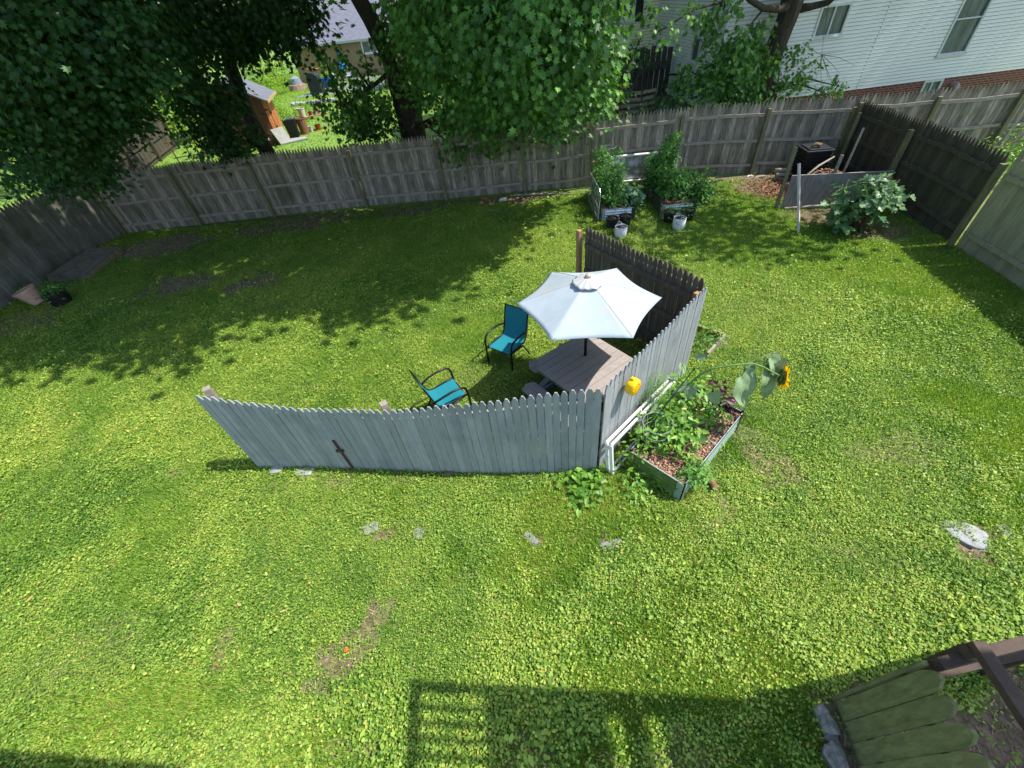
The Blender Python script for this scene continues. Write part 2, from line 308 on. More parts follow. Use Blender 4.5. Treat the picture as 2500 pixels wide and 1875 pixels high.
def lawn():
    G = []
    N = 3900000
    x = rng.uniform(-16, 13, N); y = rng.uniform(-.8, 16, N)
    d = np.sqrt(x*x+y*y+25)
    keep = in_view(x, y) & (rng.uniform(size=N) < np.clip(1.25-d/26, .45, 1))
    yb = 13.35-.12*x                           # back fence line
    keep &= (y < yb+.9) & (x < 10.2+.0*y+(y-7.8)*.16+.3) & (x > -14.3)
    x, y = x[keep], y[keep]
    dm = dirt(x, y)
    wx = x+(vn(x, y+40, 1.1)-.5)*1.6; wy = y+(vn(x+60, y, .9)-.5)*1.4
    fb = .5*vn(wx*.8+wy*.6, wy*.8-wx*.6, 1.5)+.3*vn(wx, wy, .55)+.2*vn(x, y, .2)
    grassy = np.clip((fb-.56)*5, 0, .85)+np.clip((x-4.5)/4+(vn(x+31, y, 2.)-.5)*1.2, 0, .85)*np.clip((y-3.)/3, .25, 1)
    grassy = np.maximum(grassy, np.exp(-((x+4.2)/1.2)**2-((y-1.1)/.35)**2)*1.2)
    grassy = np.maximum(grassy, np.clip((y-9)/5, 0, .5))
    grassy = np.clip(grassy, .16, .95)
    r = rng.uniform(size=len(x)); thick = rng.uniform(size=len(x)) < (1-dm)**1.3*.93+.05
    x, y, r, grassy, dm = x[thick], y[thick], r[thick], grassy[thick], dm[thick]
    isg = r < grassy
    wx = x+(vn(x+9, y+4, .8)-.5)*1.3; wy = y+(vn(x, y+3, .8)-.5)*1.3
    big = vn(wx+5, wy+11, .8)*.35+vn(wx*.7+wy*.7, wy*.7-wx*.7, 2.6)*.35+vn(x+3, y, .22)*.3
    warm = np.clip(big*.85+.05+rng.normal(size=len(x))*.27, 0, .96)
    warm[rng.uniform(size=len(x)) > .994] = 1
    base = hgt(x, y)
    # round leaved ground ivy / clover
    i = ~isg; n = i.sum(); tl = rng.normal(size=(n, 2))*.52
    Nn = np.column_stack([tl[:, 0], tl[:, 1], np.ones(n)]); ang = rng.uniform(0, 2*np.pi, n)
    D = np.column_stack([np.cos(ang), np.sin(ang), rng.normal(size=n)*.3])
    dd = np.sqrt(x[i]**2+y[i]**2+25)
    lush = (.72+.55*vn(x[i]+77, y[i]+5, 1.1)+.3*vn(x[i], y[i], .3))*(1+.5*np.clip(1.4-y[i], 0, 1)); lush *= np.where(rng.uniform(size=n) < .04, 1.6, 1.)
    sz = (.0108+.0105*rng.uniform(size=n)**1.8)*np.clip(.7+dd/20, .95, 1.5)*lush
    hz = base[i]+.004+rng.uniform(size=n)*.055*lush
    P = np.column_stack([x[i], y[i], hz]); wv = warm[i]
    sel = rng.uniform(size=n) < .75
    G.append(('round', P[sel], D[sel], Nn[sel], sz[sel], wv[sel])); s2 = ~sel
    G.append(('oval', P[s2], D[s2], Nn[s2], sz[s2]*1.5, wv[s2]))
    leaves('ground_cover', CLOVER, G, kind='stuff')
    # grass: several blades for every point
    xi, yi, bi, wi = x[isg], y[isg], base[isg], warm[isg]
    rep = 2; xi = np.repeat(xi, rep)+rng.normal(size=len(xi)*rep)*.02; yi = np.repeat(yi, rep)+rng.normal(size=len(yi)*rep)*.02
    n = len(xi); ang = rng.uniform(0, 2*np.pi, n); D = np.column_stack([np.cos(ang), np.sin(ang), rng.uniform(.25, 1.3, n)])
    Nn = np.column_stack([-np.cos(ang)*.8, -np.sin(ang)*.8, np.ones(n)])
    P = np.column_stack([xi, yi, np.repeat(bi, rep)]); v = np.clip(np.repeat(wi, rep)+rng.normal(size=n)*.12, 0, 1)
    g = [('blade', P, D, Nn, rng.uniform(.04, .085, n), v)]
    leaves('grass', GRASSM, g, kind='stuff')
    # straw and dead stems lying on the bare patches
    N = 120000; x = rng.uniform(-15, 11, N); y = rng.uniform(-.5, 16, N); k = (dirt(x, y) > rng.uniform(.15, 1, N)) & (y < 13.3-.12*x+.9) & in_view(x, y); x, y = x[k], y[k]; n = len(x)
    ang = rng.uniform(0, 2*np.pi, n); D = np.column_stack([np.cos(ang), np.sin(ang), rng.normal(size=n)*.15])
    STRAW = leafmat('dry_straw', lin(.10, .06, .035), lin(.45, .34, .22), None, .1, .8)
    leaves('dead_grass', STRAW, [('blade', np.column_stack([x, y, hgt(x, y)+.012]), D, np.tile([0., 0, 1], (n, 1)), rng.uniform(.03, .09, n), rng.uniform(size=n))], kind='stuff')
lawn()
# ================================================================ fences
def picket(mb, c, u, nrm, z0, z1, wd, tip, th, lean=0.):
    h = wd/2; t = {'dome': [(h, -.2), (h*.95, -.13), (h*.72, -.06), (h*.22, 0), (-h*.22, 0), (-h*.72, -.06), (-h*.95, -.13), (-h, -.2)], 'spear': [(h, -.15), (h*.75, -.09), (h*.18, -.0), (-h*.18, 0), (-h*.75, -.09), (-h, -.15)],
         'gothic': [(h*.82, -.17), (h, -.125), (h*.9, -.07), (h*.3, 0), (-h*.3, 0), (-h*.9, -.07), (-h, -.125), (-h*.82, -.17)]}[tip]
    if tip == 'gothic': t = [(h, -.2)]+t+[(-h, -.2)]
    pts = [c+u*(-h)+UP*z0, c+u*h+UP*z0]+[c+u*(a+lean*1.)+UP*(z1+b) for a, b in t]
    mb.prism(pts, nrm*th)
def fence_run(root, posts, side, z_tip=2., pitch=.1, wd=.094, tip='spear', m=WOOD, mr=WOODR, mp=WOODG, rails=(.28, .97, 1.68), zpost=1.82, pw=.1, rail_side=1, z0=-.03, wav=.03, jit=.02, dz=None, lab=None, postlab=None, last=True):
    posts = [Vector((p[0], p[1], 0)) for p in posts]
    for i, (p, q) in enumerate(zip(posts[:-1], posts[1:])):
        u = (q-p).normalized(); nr = Vector((u.y, -u.x, 0))*side; Ln = (q-p).length; mb = MB(); k = int(Ln/pitch); wd = Ln/k*.975; zz = z_tip+(dz[i] if dz else 0)
        bow = random.uniform(-.03, .03)
        for j in range(k):
            s = (j+.5)/k; c = p+(q-p)*s+UP*(wav*math.sin(s*3.1+i)+bow*math.sin(s*3.14))
            picket(mb, c-nr*(.012+random.uniform(0, .006)), u, -nr, z0+random.uniform(-.02, .02), zz+random.uniform(-jit, jit), wd*random.uniform(.97, 1.05), tip, .018, random.uniform(-.006, .006))
        o = mb.build('picket_panel', m, root, world=True)
        for z in rails:
            mb = MB(); zj = z+(dz[i] if dz else 0)+random.uniform(-.02, .02); a_ = p+u*.06+nr*.02*rail_side; b_ = q-u*.06+nr*.02*rail_side
            mid = (a_+b_)/2+UP*(zj+wav*math.sin(1.5+i)+bow)
            mb.bar(a_+UP*(zj+wav*math.sin(i)), mid, .045, .085); mb.bar(mid, b_+UP*(zj+wav*math.sin(3.1+i)), .044, .083)
            mb.build('rail', mr, root, world=True)
    for i, p in enumerate(posts if last else posts[:-1]):
        u = (posts[min(i+1, len(posts)-1)]-posts[max(i-1, 0)]).normalized(); nr = Vector((u.y, -u.x, 0))*side
        c = p+nr*(.06+pw/2); mb = MB(); lean = nr*random.uniform(-.03, .03)+u*random.uniform(-.03, .03)
        mb.bar(c-UP*.1, c+UP*(zpost+(dz[min(i, len(dz)-1)] if dz else 0))+lean, pw, pw, up=u)
        mb.build('post', mp, root, world=True, bevel=.006)
BACK = [(-13.33,15.95), (-10.45,15.83), (-7.71,15.68), (-4.3,15.45), (-1.42,15.06), (1.36,14.76), (3.56,14.43), (6.27,14.2), (8.66,13.68), (10.94,13.03)]
f = thing('stockade_fence', 'long weathered grey stockade fence with pointed pickets along the back of the yard', 'fence', (-13.33,15.95,0))
fence_run(f, BACK+[(12.83,12.6), (14.8,12.15), (16.9,11.7), (19.1,11.3)], 1)
f = thing('stockade_fence', 'dark stockade fence running from the back corner past the fig bush', 'fence', (10.94,13.03,0))
fence_run(f, [(10.98,13.0), (10.55,10.45), (10.15,7.86)], 1, z_tip=1.88, m=WOODD, mr=WOODD, zpost=1.7, rails=(.35,.98,1.55), jit=.015, last=False)
f = thing('board_fence', 'pale unpainted fence with wide rounded pickets at the right edge of the yard', 'fence', (10.15,7.7,0))
fence_run(f, [(10.16,7.74), (9.7,5.3), (9.28,2.85), (8.85,.4)], 1, z_tip=1.98, pitch=.155, wd=.148, tip='gothic', m=WOODL, mr=WOODL, rails=(.35,1.5), zpost=1.7, jit=.012)
f = thing('plank_fence', 'shaded blue-grey fence of wide boards at the left edge of the yard', 'fence', (-13.4,15.9,0))
fence_run(f, [(-13.45,15.9), (-13.74,14.2), (-13.85,11.1), (-14.05,8.1), (-14.3,5.5)], 1, z_tip=2.0, pitch=.125, wd=.122, m=PLY, mr=WOODD, mp=WOODD, rails=(.16,1.05,1.75), zpost=1.85)
# fences of the neighbours beyond
f = thing('neighbour_fence', 'dark picket fence of the neighbouring yards seen beyond the back left corner', 'fence', (-17.7,18,0))
fence_run(f, [(-13.6,16.2), (-16.3,17.5), (-17.55,19.2), (-17.6,21.6), (-17.75,24.4), (-18.3,27.4), (-18.8,30.4)], 1, z_tip=1.95, m=WOODD, mr=WOODD, mp=WOODD)
# ---------------------------------------------------------------- grey privacy screen round the table
f = thing('privacy_screen', 'grey painted picket screen standing in three panels round the picnic table', 'fence', (1.0,3.23,0))
FP = [(-4.09,4.11,1.64),(-3.58,4.02,1.52),(-2.82,3.9,1.39),(-2.18,3.77,1.36),(-1.61,3.65,1.36),(-1.25,3.58,1.39),(-.8,3.49,1.47),(-.31,3.4,1.55),(.05,3.35,1.6),(.48,3.29,1.64),(1.0,3.22,1.69)]
FPA = np.array(FP)
def fp(x): return Vector((x, float(np.interp(x, FPA[:, 0], FPA[:, 1])), 0)), float(np.interp(x, FPA[:, 0], FPA[:, 2]))
def panel(p, q, nout, m_out, z_tip, lab=None, k=None, pr=('rail', WOODR), chips=True, wd=.094, rz=(.3, .85, 1.38), front=False):
    p, q = Vector(p), Vector(q); u = (q-p).normalized(); Ln = (q-p).length; k = k or int(Ln/.097); mb = MB()
    for j in range(k):
        s = (j+.5)/k; c = p+(q-p)*s; zt_ = z_tip
        if front: c, zt_ = fp(c.x)
        picket(mb, c+nout*random.uniform(.0, .006), u, nout, .02+random.uniform(-.01, .015), zt_+.012*math.sin(s*9)+random.uniform(-.01, .01), wd*random.uniform(.95, 1.02), 'gothic', .018, random.uniform(-.004, .004))
    o = mb.build('picket_panel', m_out, f, world=True)
    if lab: o['label'] = lab
    for z in rz:
        if front:
            mb = MB(); xs = np.linspace(p.x+.03, q.x-.03, 8)
            for xa, xb in zip(xs[:-1], xs[1:]):
                (ca, za), (cb_, zb_) = fp(xa), fp(xb); mb.bar(ca-nout*.028+UP*(z*za/1.66), cb_-nout*.028+UP*(z*zb_/1.66), .045, .085)
            mb.build(pr[0], pr[1], f, world=True)
        else: MB().bar(p+u*.04-nout*.026+UP*z, q-u*.04-nout*.026+UP*z, .045, .085).build(pr[0], pr[1], f, world=True)
PA, PB_, PC, PD = Vector((-4.03,4.11,0)), Vector((1.02,3.23,0)), Vector((3.02,5.03,0)), Vector((1.76,7.42,0))
PM = (PA+PB_)/2
n1 = Vector((-.172,-.985,0)); n2 = Vector((.669,-.743,0)); n3 = Vector((.885,.466,0))
panel(Vector((-4.13,4.11,0)), Vector((-1.6,3.65,0)), n1, GREY, 1.66, 'grey front picket panel', front=True); panel(Vector((-1.59,3.65,0)), Vector((1.02,3.22,0)), n1, GREY, 1.66, 'grey front picket panel', front=True)
panel(PB_+Vector((.03,.03,0)), PC, n2, GREY, 1.66, 'grey side picket panel')
panel(PC+Vector((-.02,.05,0)), PD, n3, DARKIN, 1.72, 'dark unpainted picket panel behind the umbrella', pr=('rail', DARKIN))
for c, h, m in ((PA+Vector((.02,.1,0)), 1.65, WOODR), (Vector((-1.68,3.76,0)), 1.385, WOODR), (PB_+Vector((-.02,.12,0)), 1.5, PINE), (PC+Vector((-.12,.0,0)), 1.55, PINE), (PD+Vector((-.1,.02,0)), 1.66, PINE)):
    MB().bar(c-UP*.05, c+UP*h+Vector((random.uniform(-.015,.015), 0, 0)), .09, .09, up=n3).build('post', m, f, world=True, bevel=.006)
# rusty stake on the front panel, stones at its foot
a = A(748, 1003, .12)+n1*.02; a = Vector((a.x, a.y, .0)); st = thing('rusty_stake', 'dark rusty stake with a short crosspiece leaning on the front grey panel', 'stake', (-2.95,3.86,0))
RUST = mat('rusty_iron', srgb('5b4334'), srgb('33261f'), 30, .8, bump=.4)
p0 = Vector((-2.72,3.845,.02)); p1 = Vector((-2.86,3.868,.66))
p0 = fp(-2.56)[0]+n1*.035+UP*.02; p1 = fp(-2.6)[0]+n1*.03+UP*.72
MB().bar(p0, p1, .038, .012, up=n1).build('shaft', RUST, st, world=True)
MB().bar(p0+(p1-p0)*.68-E1*.05+n1*.012, p0+(p1-p0)*.68+E1*.06+n1*.012, .05, .02, up=n1).build('crosspiece', RUST, st, world=True)
def stone(name, c, r, label, cat='stone', seed=0, m=STONE, group=None, flat=.5, rot=0, par=None):
    rn = random.Random(seed); bm = bmesh.new(); bmesh.ops.create_icosphere(bm, subdivisions=3, radius=1)
    ph = [rn.uniform(0, 6) for _ in range(9)]
    for v in bm.verts:
        d = v.co.copy(); s = 1+.16*math.sin(d.x*2.3+ph[0])+.13*math.sin(d.y*3.1+ph[1])+.1*math.sin(d.z*4+ph[2]+d.x*2)+.05*math.sin(d.x*7+ph[3]+d.y*6)
        t = max(-.55, min(.55, d.z))                       # broken faces
        v.co = Vector((max(-.8, min(.8, d.x))*s*r[0]*1.2, max(-.78, min(.78, d.y))*s*r[1]*1.2, t*s*r[2]*1.6))
    me = bpy.data.meshes.new(name); bm.to_mesh(me); bm.free(); me.shade_smooth(); me.materials.append(m)
    o = bpy.data.objects.new(name, me); COL.objects.link(o); o.location = c; o.rotation_euler = (0, 0, rot)
    if par: o.parent = par
    else: tag(o, label, cat, group)
    return o
stone('stone', (-3.82,3.98,.02), (.12,.06,.05), 'flat grey stone at the left foot of the front grey panel', seed=1)
stone('stone', (-3.35,3.87,.02), (.14,.06,.05), 'broken concrete lump under the front grey panel', seed=2)
stone('stone', (-1.1,3.52,.02), (.07,.05,.04), 'small brown stone at the middle foot of the front grey panel', seed=3, m=mat('brown_stone', srgb('7c6a55'), srgb('5a4b3c'), 12, .9))
PAVE = mat('dull_paving_stone', srgb('8d908c'), srgb('686a66'), 14, .9, bump=.6)
for (px, py), r, lb, s_ in (((2080,1155), (.15,.2,.03), 'large pale flat stepping stone in the lawn at the right', 4), ((803,1143), (.08,.1,.02), 'grey paving stone half grown over, leftmost of the row before the screen', 5),
        ((905,1155), (.07,.08,.02), 'small bluish paving stone in the lawn, second of the row', 6), ((1147,1165), (.05,.13,.02), 'narrow grey paving stone in the lawn below the screen', 7), ((1320,1178), (.06,.12,.02), 'broken paving stone in the lawn in front of the planter', 8), ((2165,1150), (.05,.1,.02), 'small pale stone chip right of the large stepping stone', 9)):
    c = A(px, py); stone('paving_stone', (c.x, c.y, .018), r, lb, 'stepping stone', s_, m=PAVE if s_ > 4 else STONE, rot=s_)
# ================================================================ picnic table
TOPM = mat('table_grey_brown_paint', srgb('a39a94'), srgb('938a85'), 12, .6, (1, 1, 1), .2, island=.05)
LEGM = mat('table_slate_paint', srgb('8a8f96'), srgb('777d85'), 10, .65)
TA = math.atan2(.58, .91)                      # planks run along this direction
t = thing('picnic_table', 'square grey-brown picnic table with clipped corners and four attached benches', 'picnic table', (1.2,4.68,0), TA)
def clipped(wx, wy, c, k, z, th, m, name, gap=.006, cx=0., cy=0., along=True, par=None):
    """k planks running along x, cut to an outline with clipped corners"""
    mb = MB(); pw = wy/k
    for i in range(k):
        y0 = -wy/2+i*pw+gap/2; y1 = y0+pw-gap
        def xe(y):
            d = max(0, abs(y)-(wy/2-c)); return wx/2-d
        ys = sorted({y0, y1}|{s_*(wy/2-c) for s_ in (-1, 1) if y0 < s_*(wy/2-c) < y1})
        pts = [Vector((cx+xe(y), cy+y, z)) for y in ys]+[Vector((cx-xe(y), cy+y, z)) for y in reversed(ys)]
        mb.prism(pts, Vector((0, 0, th)))
    return mb.build(name, m, par, bevel=.003)
clipped(1.2, 1.3, .16, 9, .69, .035, TOPM, 'tabletop', par=t)
# seats: two along the planks, two across
for sy in (1, -1):
    clipped(.98, .29, .07, 2, .395, .035, TOPM, 'bench_seat', cy=sy*.79, par=t)
for sx in (1, -1):
    mb = MB()
    for i in range(2):
        x0 = sx*.78-.13+i*.133; x1 = x0+.127; c0 = .07
        a0 = .47 if (i == 0) == (sx > 0) else .54; 
        e0 = .52 if (i == 0) == (sx < 0) else .59; e1 = .52 if (i == 1) == (sx > 0) else .59
        ya_, yb_ = (.52, .59) if (i == 0) == (sx < 0) else (.59, .52)
        pts = [Vector((x0, -ya_, .395)), Vector((x1, -yb_, .395)), Vector((x1, yb_, .395)), Vector((x0, ya_, .395))]
        mb.prism(pts, Vector((0, 0, .035)))
    mb.build('bench_seat', TOPM, t, bevel=.003)
for sx in (1, -1):
    mb = MB(); mb.bar((sx*.35, -1.02, .35), (sx*.35, 1.02, .35), .04, .09); mb.build('seat_beam', LEGM, t)
    mb = MB(); mb.bar((-.98, sx*.38, .30), (.98, sx*.38, .30), .04, .09); mb.build('seat_beam', LEGM, t)
    mb = MB(); mb.bar((sx*.35, -.6, .64), (sx*.35, .6, .64), .04, .09); mb.build('top_beam', LEGM, t)
    for sy in (1, -1):
        MB().bar((sx*.28, sy*.3, .68), (sx*.42, sy*.72, .0), .09, .04, up=Vector((1, 0, 0))).build('leg', LEGM, t)
# ================================================================ patio umbrella
u = thing('patio_umbrella', 'pale blue-white six sided patio umbrella standing through the picnic table', 'umbrella', (1.225,4.92,0))
MB().tube([(0, 0, .02), (0, 0, 2.06)], .021, 12).build('pole', BLACKM, u, smooth=True)
MB().tube([(0, 0, .73), (0, 0, 1.15)], .024, 12).build('pole_sleeve', BLACKM, u, smooth=True)
MB().lathe([(.22, 0), (.22, .05), (.05, .07), (.03, .3), (0, .3)], (0, 0, 0)).build('base', BLACKM, u, smooth=False)
hx = [(720,403), (1310,412), (1725,688), (1465,1035), (735,1012), (395,668)]; ths = []
for x, y in hx:
    g = S_(x/3.687+1150, y/3.687+550, 1.9); ths.append(math.atan2(g.y-4.70, g.x-1.16))
TH0 = math.atan2(sum(math.sin(6*a) for a in ths), sum(math.cos(6*a) for a in ths))/6+.05
def canopy(Rr, zt, ze, r0, sag, edge, name, m, par, k=14, seg=12, wav=0, hub=0.):
    v = []; fa = []; n6 = 6
    for i in range(k+1):
        s = i/k
        for j in range(n6*seg):
            th = j/seg; fr = th-math.floor(th); q = 4*fr*(1-fr)      # 0 on ribs, 1 mid gore
            a = TH0+th*math.pi/3
            cord = math.cos(math.pi/6)/math.cos((fr-.5)*math.pi/3)
            r = r0+(Rr*cord*(1-edge*q)-r0)*s
            z = zt-(zt-ze)*(s**1.12)-sag*q*s*(1-s*.55)*1.2+wav*s*s*math.sin(j*math.pi*2/seg*1+1)*.5
            v.append((r*math.cos(a), r*math.sin(a), z))
    nn = n6*seg
    for i in range(k):
        for j in range(nn): fa.append((i*nn+j, (i+1)*nn+j, (i+1)*nn+(j+1)%nn, i*nn+(j+1)%nn))
    mb = MB(); mb.v = v; mb.f = fa; o = mb.build(name, m, par, smooth=True)
    s_ = o.modifiers.new('solid', 'SOLIDIFY'); s_.thickness = .004
    return o
CANV = mat('umbrella_canvas', srgb('a7b3ba'), srgb('9ba8b0'), 4, .8, bump=.25, c3=srgb('aaa9a0'), t3=.68, s3=3.5)
c_ = canopy(1.03, 2.06, 1.74, .06, .03, .06, 'canopy', CANV, u)
VENT = mat('umbrella_vent_canvas', srgb('bcb9b2'), srgb('a8acae'), 6, .8, bump=.1)
mb = MB(); seg = 48
for i in range(7):
    s = i/6
    for j in range(seg):
        a = TH0+j*2*math.pi/seg; r = .03+.185*s*(1+.05*math.cos(6*(a-TH0))); mb.v.append((r*math.cos(a), r*math.sin(a), 2.125-.075*s-.012*s*math.cos(12*(a-TH0))))
for i in range(6):
    for j in range(seg): mb.f.append((i*seg+j, (i+1)*seg+j, (i+1)*seg+(j+1)%seg, i*seg+(j+1)%seg))
o = mb.build('vent', VENT, u, smooth=True); s_ = o.modifiers.new('solid', 'SOLIDIFY'); s_.thickness = .004
MB().lathe([(0, .045), (.03, .04), (.042, .02), (.045, 0), (.02, -.03), (.02, -.1)], (0, 0, 2.125)).build('finial', mat('finial_beige', srgb('b5a89a'), None, 6, .5), u, smooth=True)
for i in range(6):
    a = TH0+i*math.pi/3; d = Vector((math.cos(a), math.sin(a), 0))
    MB().tube([d*.03+UP*2.02, d*.5+UP*1.885, d*1.0+UP*1.722], .007, 6).build('rib', BLACKM, u)
    pts_ = [d*(.06+.97*s)+UP*(2.0615-.32*s**1.12) for s in np.linspace(.15, .98, 9)]; MB().tube(pts_, .0035, 5).build('seam', VENT, u)
    MB().tube([d*.03+UP*1.65, d*.5+UP*1.92], .006, 6).build('strut', BLACKM, u)
# ================================================================ sling chairs
TEAL = mat('teal_sling_fabric', srgb('17808d'), srgb('106b79'), 90, .75, bump=.15, detail=2)
def chair(label, loc, rz):
    c = thing('sling_chair', label, 'chair', loc, rz, 'teal sling chairs')
    # x: side, y: towards the back; front feet at y=-.26
    W2 = .25
    prof = [(-.27, .405), (-.25, .425), (-.1, .415), (.08, .395), (.18, .40), (.235, .46), (.27, .56), (.31, .72), (.355, .88), (.37, .935), (.378, .95)]
    mb = MB(); nx_ = 8
    for y, z in prof:
        for i in range(nx_+1):
            s = i/nx_*2-1; mb.v.append((s*(W2-.015), y, z-.018*(1-s*s)))
    for i in range(len(prof)-1):
        for j in range(nx_): a = i*(nx_+1)+j; mb.f.append((a, a+1, a+nx_+2, a+nx_+1))
    o = mb.build('sling', TEAL, c, smooth=True); q = o.modifiers.new('solid', 'SOLIDIFY'); q.thickness = .006
    q = o.modifiers.new('sub', 'SUBSURF'); q.levels = q.render_levels = 1
    for s in (-1, 1):
        MB().tube([(s*W2, y, z) for y, z in prof], .014, 8).build('side_rail', BLACKM, c, smooth=True)
        arm = [(s*(W2+.03), -.29, .0), (s*(W2+.035), -.285, .3), (s*(W2+.04), -.275, .52), (s*(W2+.04), -.25, .60), (s*(W2+.04), -.19, .645), (s*(W2+.04), -.05, .655), (s*(W2+.035), .12, .63), (s*(W2+.02), .22, .6), (s*W2, .285, .575)]
        MB().tube(arm, .0185, 10).build('arm', BLACKM, c, smooth=True)
        MB().tube([(s*(W2+.012), -.22, .41), (s*(W2+.02), .1, .37), (s*(W2+.03), .3, .0)], .015, 8).build('leg', BLACKM, c, smooth=True)
    MB().tube([(-W2, -.26, .395), (W2, -.26, .395)], .010, 8).build('stretcher', BLACKM, c, smooth=True)
    MB().tube([(-W2, .17, .375), (W2, .17, .375)], .010, 8).build('stretcher', BLACKM, c, smooth=True)
    MB().tube([(-W2, .378, .948), (W2, .378, .948)], .011, 8).build('stretcher', BLACKM, c, smooth=True)
    return c
# facing direction is local -y
chair('teal sling chair standing with its tall back towards the rear fence beside the umbrella', (.02,5.92,0), math.atan2(.49,.42)-math.pi/2+.0)
chair('teal sling chair seen from above just behind the front grey panel', (-1.1,4.8,0), math.atan2(.46,.88)+math.pi/2)
# ================================================================ yellow canister on the side panel
YEL = mat('yellow_plastic', srgb('f2c417'), srgb('e2ad10'), 4, .35)
yc = thing('yellow_canister', 'round yellow plastic canister with raised marks hung on the grey side panel', 'canister', (1.42,3.5,1.4), math.atan2(n2.y, n2.x)); yc.scale = (.9, .85, .85)
mb = MB(); pr = [(.0, .0), (.10, .0), (.115, .015), (.12, .05), (.12, .1), (.112, .125), (.1, .135), (0, .135)]
sg = 8; 
for r, x in pr:
    for j in range(32):
        a = 2*math.pi*j/32; rr = r*(1+.03*math.cos(8*a)); mb.v.append((x+.01, rr*math.cos(a), rr*math.sin(a)*1.1))
for i in range(len(pr)-1):
    for j in range(32): mb.f.append((i*32+j, (i+1)*32+j, (i+1)*32+(j+1)%32, i*32+(j+1)%32))
mb.build('body', YEL, yc, smooth=True)
MB().box((.06, 0, .14), (.05, .05, .04)).build('knob', YEL, yc, bevel=.008)
YD = mat('yellow_relief', srgb('c58a12'), None, 4, .5); mb = MB()
for j in range(9):
    a = 2*math.pi*j/9; c = Vector((.148, .07*math.cos(a), .075*math.sin(a)))
    mb.bar(c-Vector((0, .012, .0)), c+Vector((0, .012*math.cos(j), .014)), .006, .006)
    mb.bar(c-Vector((0, .0, .012)), c+Vector((0, .008, .012)), .006, .006)
mb.build('raised_marks', YD, yc)
# ================================================================ corrugated planters
def corr(mb, p, q, z0, z1, out, waves=5, amp=.016, th=.003):
    """horizontally ribbed sheet from p to q"""
    p, q = Vector(p), Vector(q); k = waves*8; base = len(mb.v)
    for i in range(k+1):
        s = i/k; z = z0+(z1-z0)*s; o_ = out*(amp*math.cos(s*waves*2*math.pi))
        mb.v += [tuple(p+o_+UP*z), tuple(q+o_+UP*z), tuple(p+o_-out*th+UP*z), tuple(q+o_-out*th+UP*z)]
    for i in range(k):
        a = base+i*4; mb.f += [(a, a+1, a+5, a+4), (a+2, a+6, a+7, a+3)]
    return mb
def planter(label, c0, ux, uy, wx, wy, h, msides, fill=SOIL, group=None, rimm=None):
    """c0 = corner, sides along ux (wx) and uy (wy)"""
    root = thing('raised_bed', label, 'raised bed', c0, 0, group); c0 = Vector(c0)
    P4 = [c0, c0+ux*wx, c0+ux*wx+uy*wy, c0+uy*wy]
    for i in range(4):
        a, b = P4[i], P4[(i+1) % 4]; d = (b-a).normalized(); out = Vector((d.y, -d.x, 0))
        mm = msides[i]
        o = corr(MB(), a+d*.04, b-d*.04, .015, h, out).build('side_panel', mm, root, world=True, smooth=True)
        MB().bar(a+d*.03+UP*(h+.003), b-d*.03+UP*(h+.003), .010, .010).build('rim', rimm or mm, root, world=True)
    for i, p in enumerate(P4):
        a = (P4[(i+1) % 4]-p).normalized(); b = (P4[(i-1) % 4]-p).normalized(); mb = MB(); oo = -(a+b).normalized()*.012
        mb.bar(p+oo+a*.045+UP*.01, p+oo+a*.045+UP*(h+.004), .09, .003, up=b) if False else None
        for e in (a, b):
            o2 = b if e is a else a
            q = p-o2*.018; mb.prism([q+UP*.01, q+e*.085+UP*.01, q+e*.085+UP*(h+.012), q+UP*(h+.012)], o2*.004)
        mb.build('corner_plate', msides[i], root, world=True)
    mb = MB(); kx, ky = 26, 40; base = 0
    for i in range(kx+1):
        for j in range(ky+1):
            p = c0+ux*(wx*(.01+.98*i/kx))+uy*(wy*(.01+.98*j/ky)); mb.v.append((p.x, p.y, h-.075+.03*random.random()))
    for i in range(kx):
        for j in range(ky): a = i*(ky+1)+j; mb.f.append((a, a+ky+1, a+ky+2, a+1))
    mb.build('soil_fill', fill, root, world=True)
    ca_, cb2 = (c0+ux*wx*.52, c0+ux*wx*.52+uy*wy) if wx > wy else (c0+uy*wy*.52, c0+uy*wy*.52+ux*wx)
    MB().tube([ca_+UP*h, cb2+UP*h], .006, 8).build('cross_rod', GALV, root, world=True)
    return root
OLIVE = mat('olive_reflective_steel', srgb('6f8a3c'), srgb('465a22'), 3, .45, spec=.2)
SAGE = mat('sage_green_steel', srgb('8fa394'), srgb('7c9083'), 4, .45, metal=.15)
cB = Vector((1.97,2.61,0)); uA = (Vector((1.46,3.24,0))-cB).normalized(); uC = Vector((uA.y, -uA.x, 0))
if uC.dot(Vector((1,1,0))) < 0: uC = -uC
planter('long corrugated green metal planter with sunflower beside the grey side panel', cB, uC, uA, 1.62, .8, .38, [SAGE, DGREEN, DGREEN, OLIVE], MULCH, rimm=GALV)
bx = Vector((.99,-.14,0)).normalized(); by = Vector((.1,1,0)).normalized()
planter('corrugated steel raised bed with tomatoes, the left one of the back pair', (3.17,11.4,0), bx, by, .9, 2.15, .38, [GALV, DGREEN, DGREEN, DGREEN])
planter('corrugated steel raised bed with tomatoes, the right one of the back pair', (4.8,11.15,0), bx, by, .9, 2.15, .38, [GALV, DGREEN, DGREEN, DGREEN])
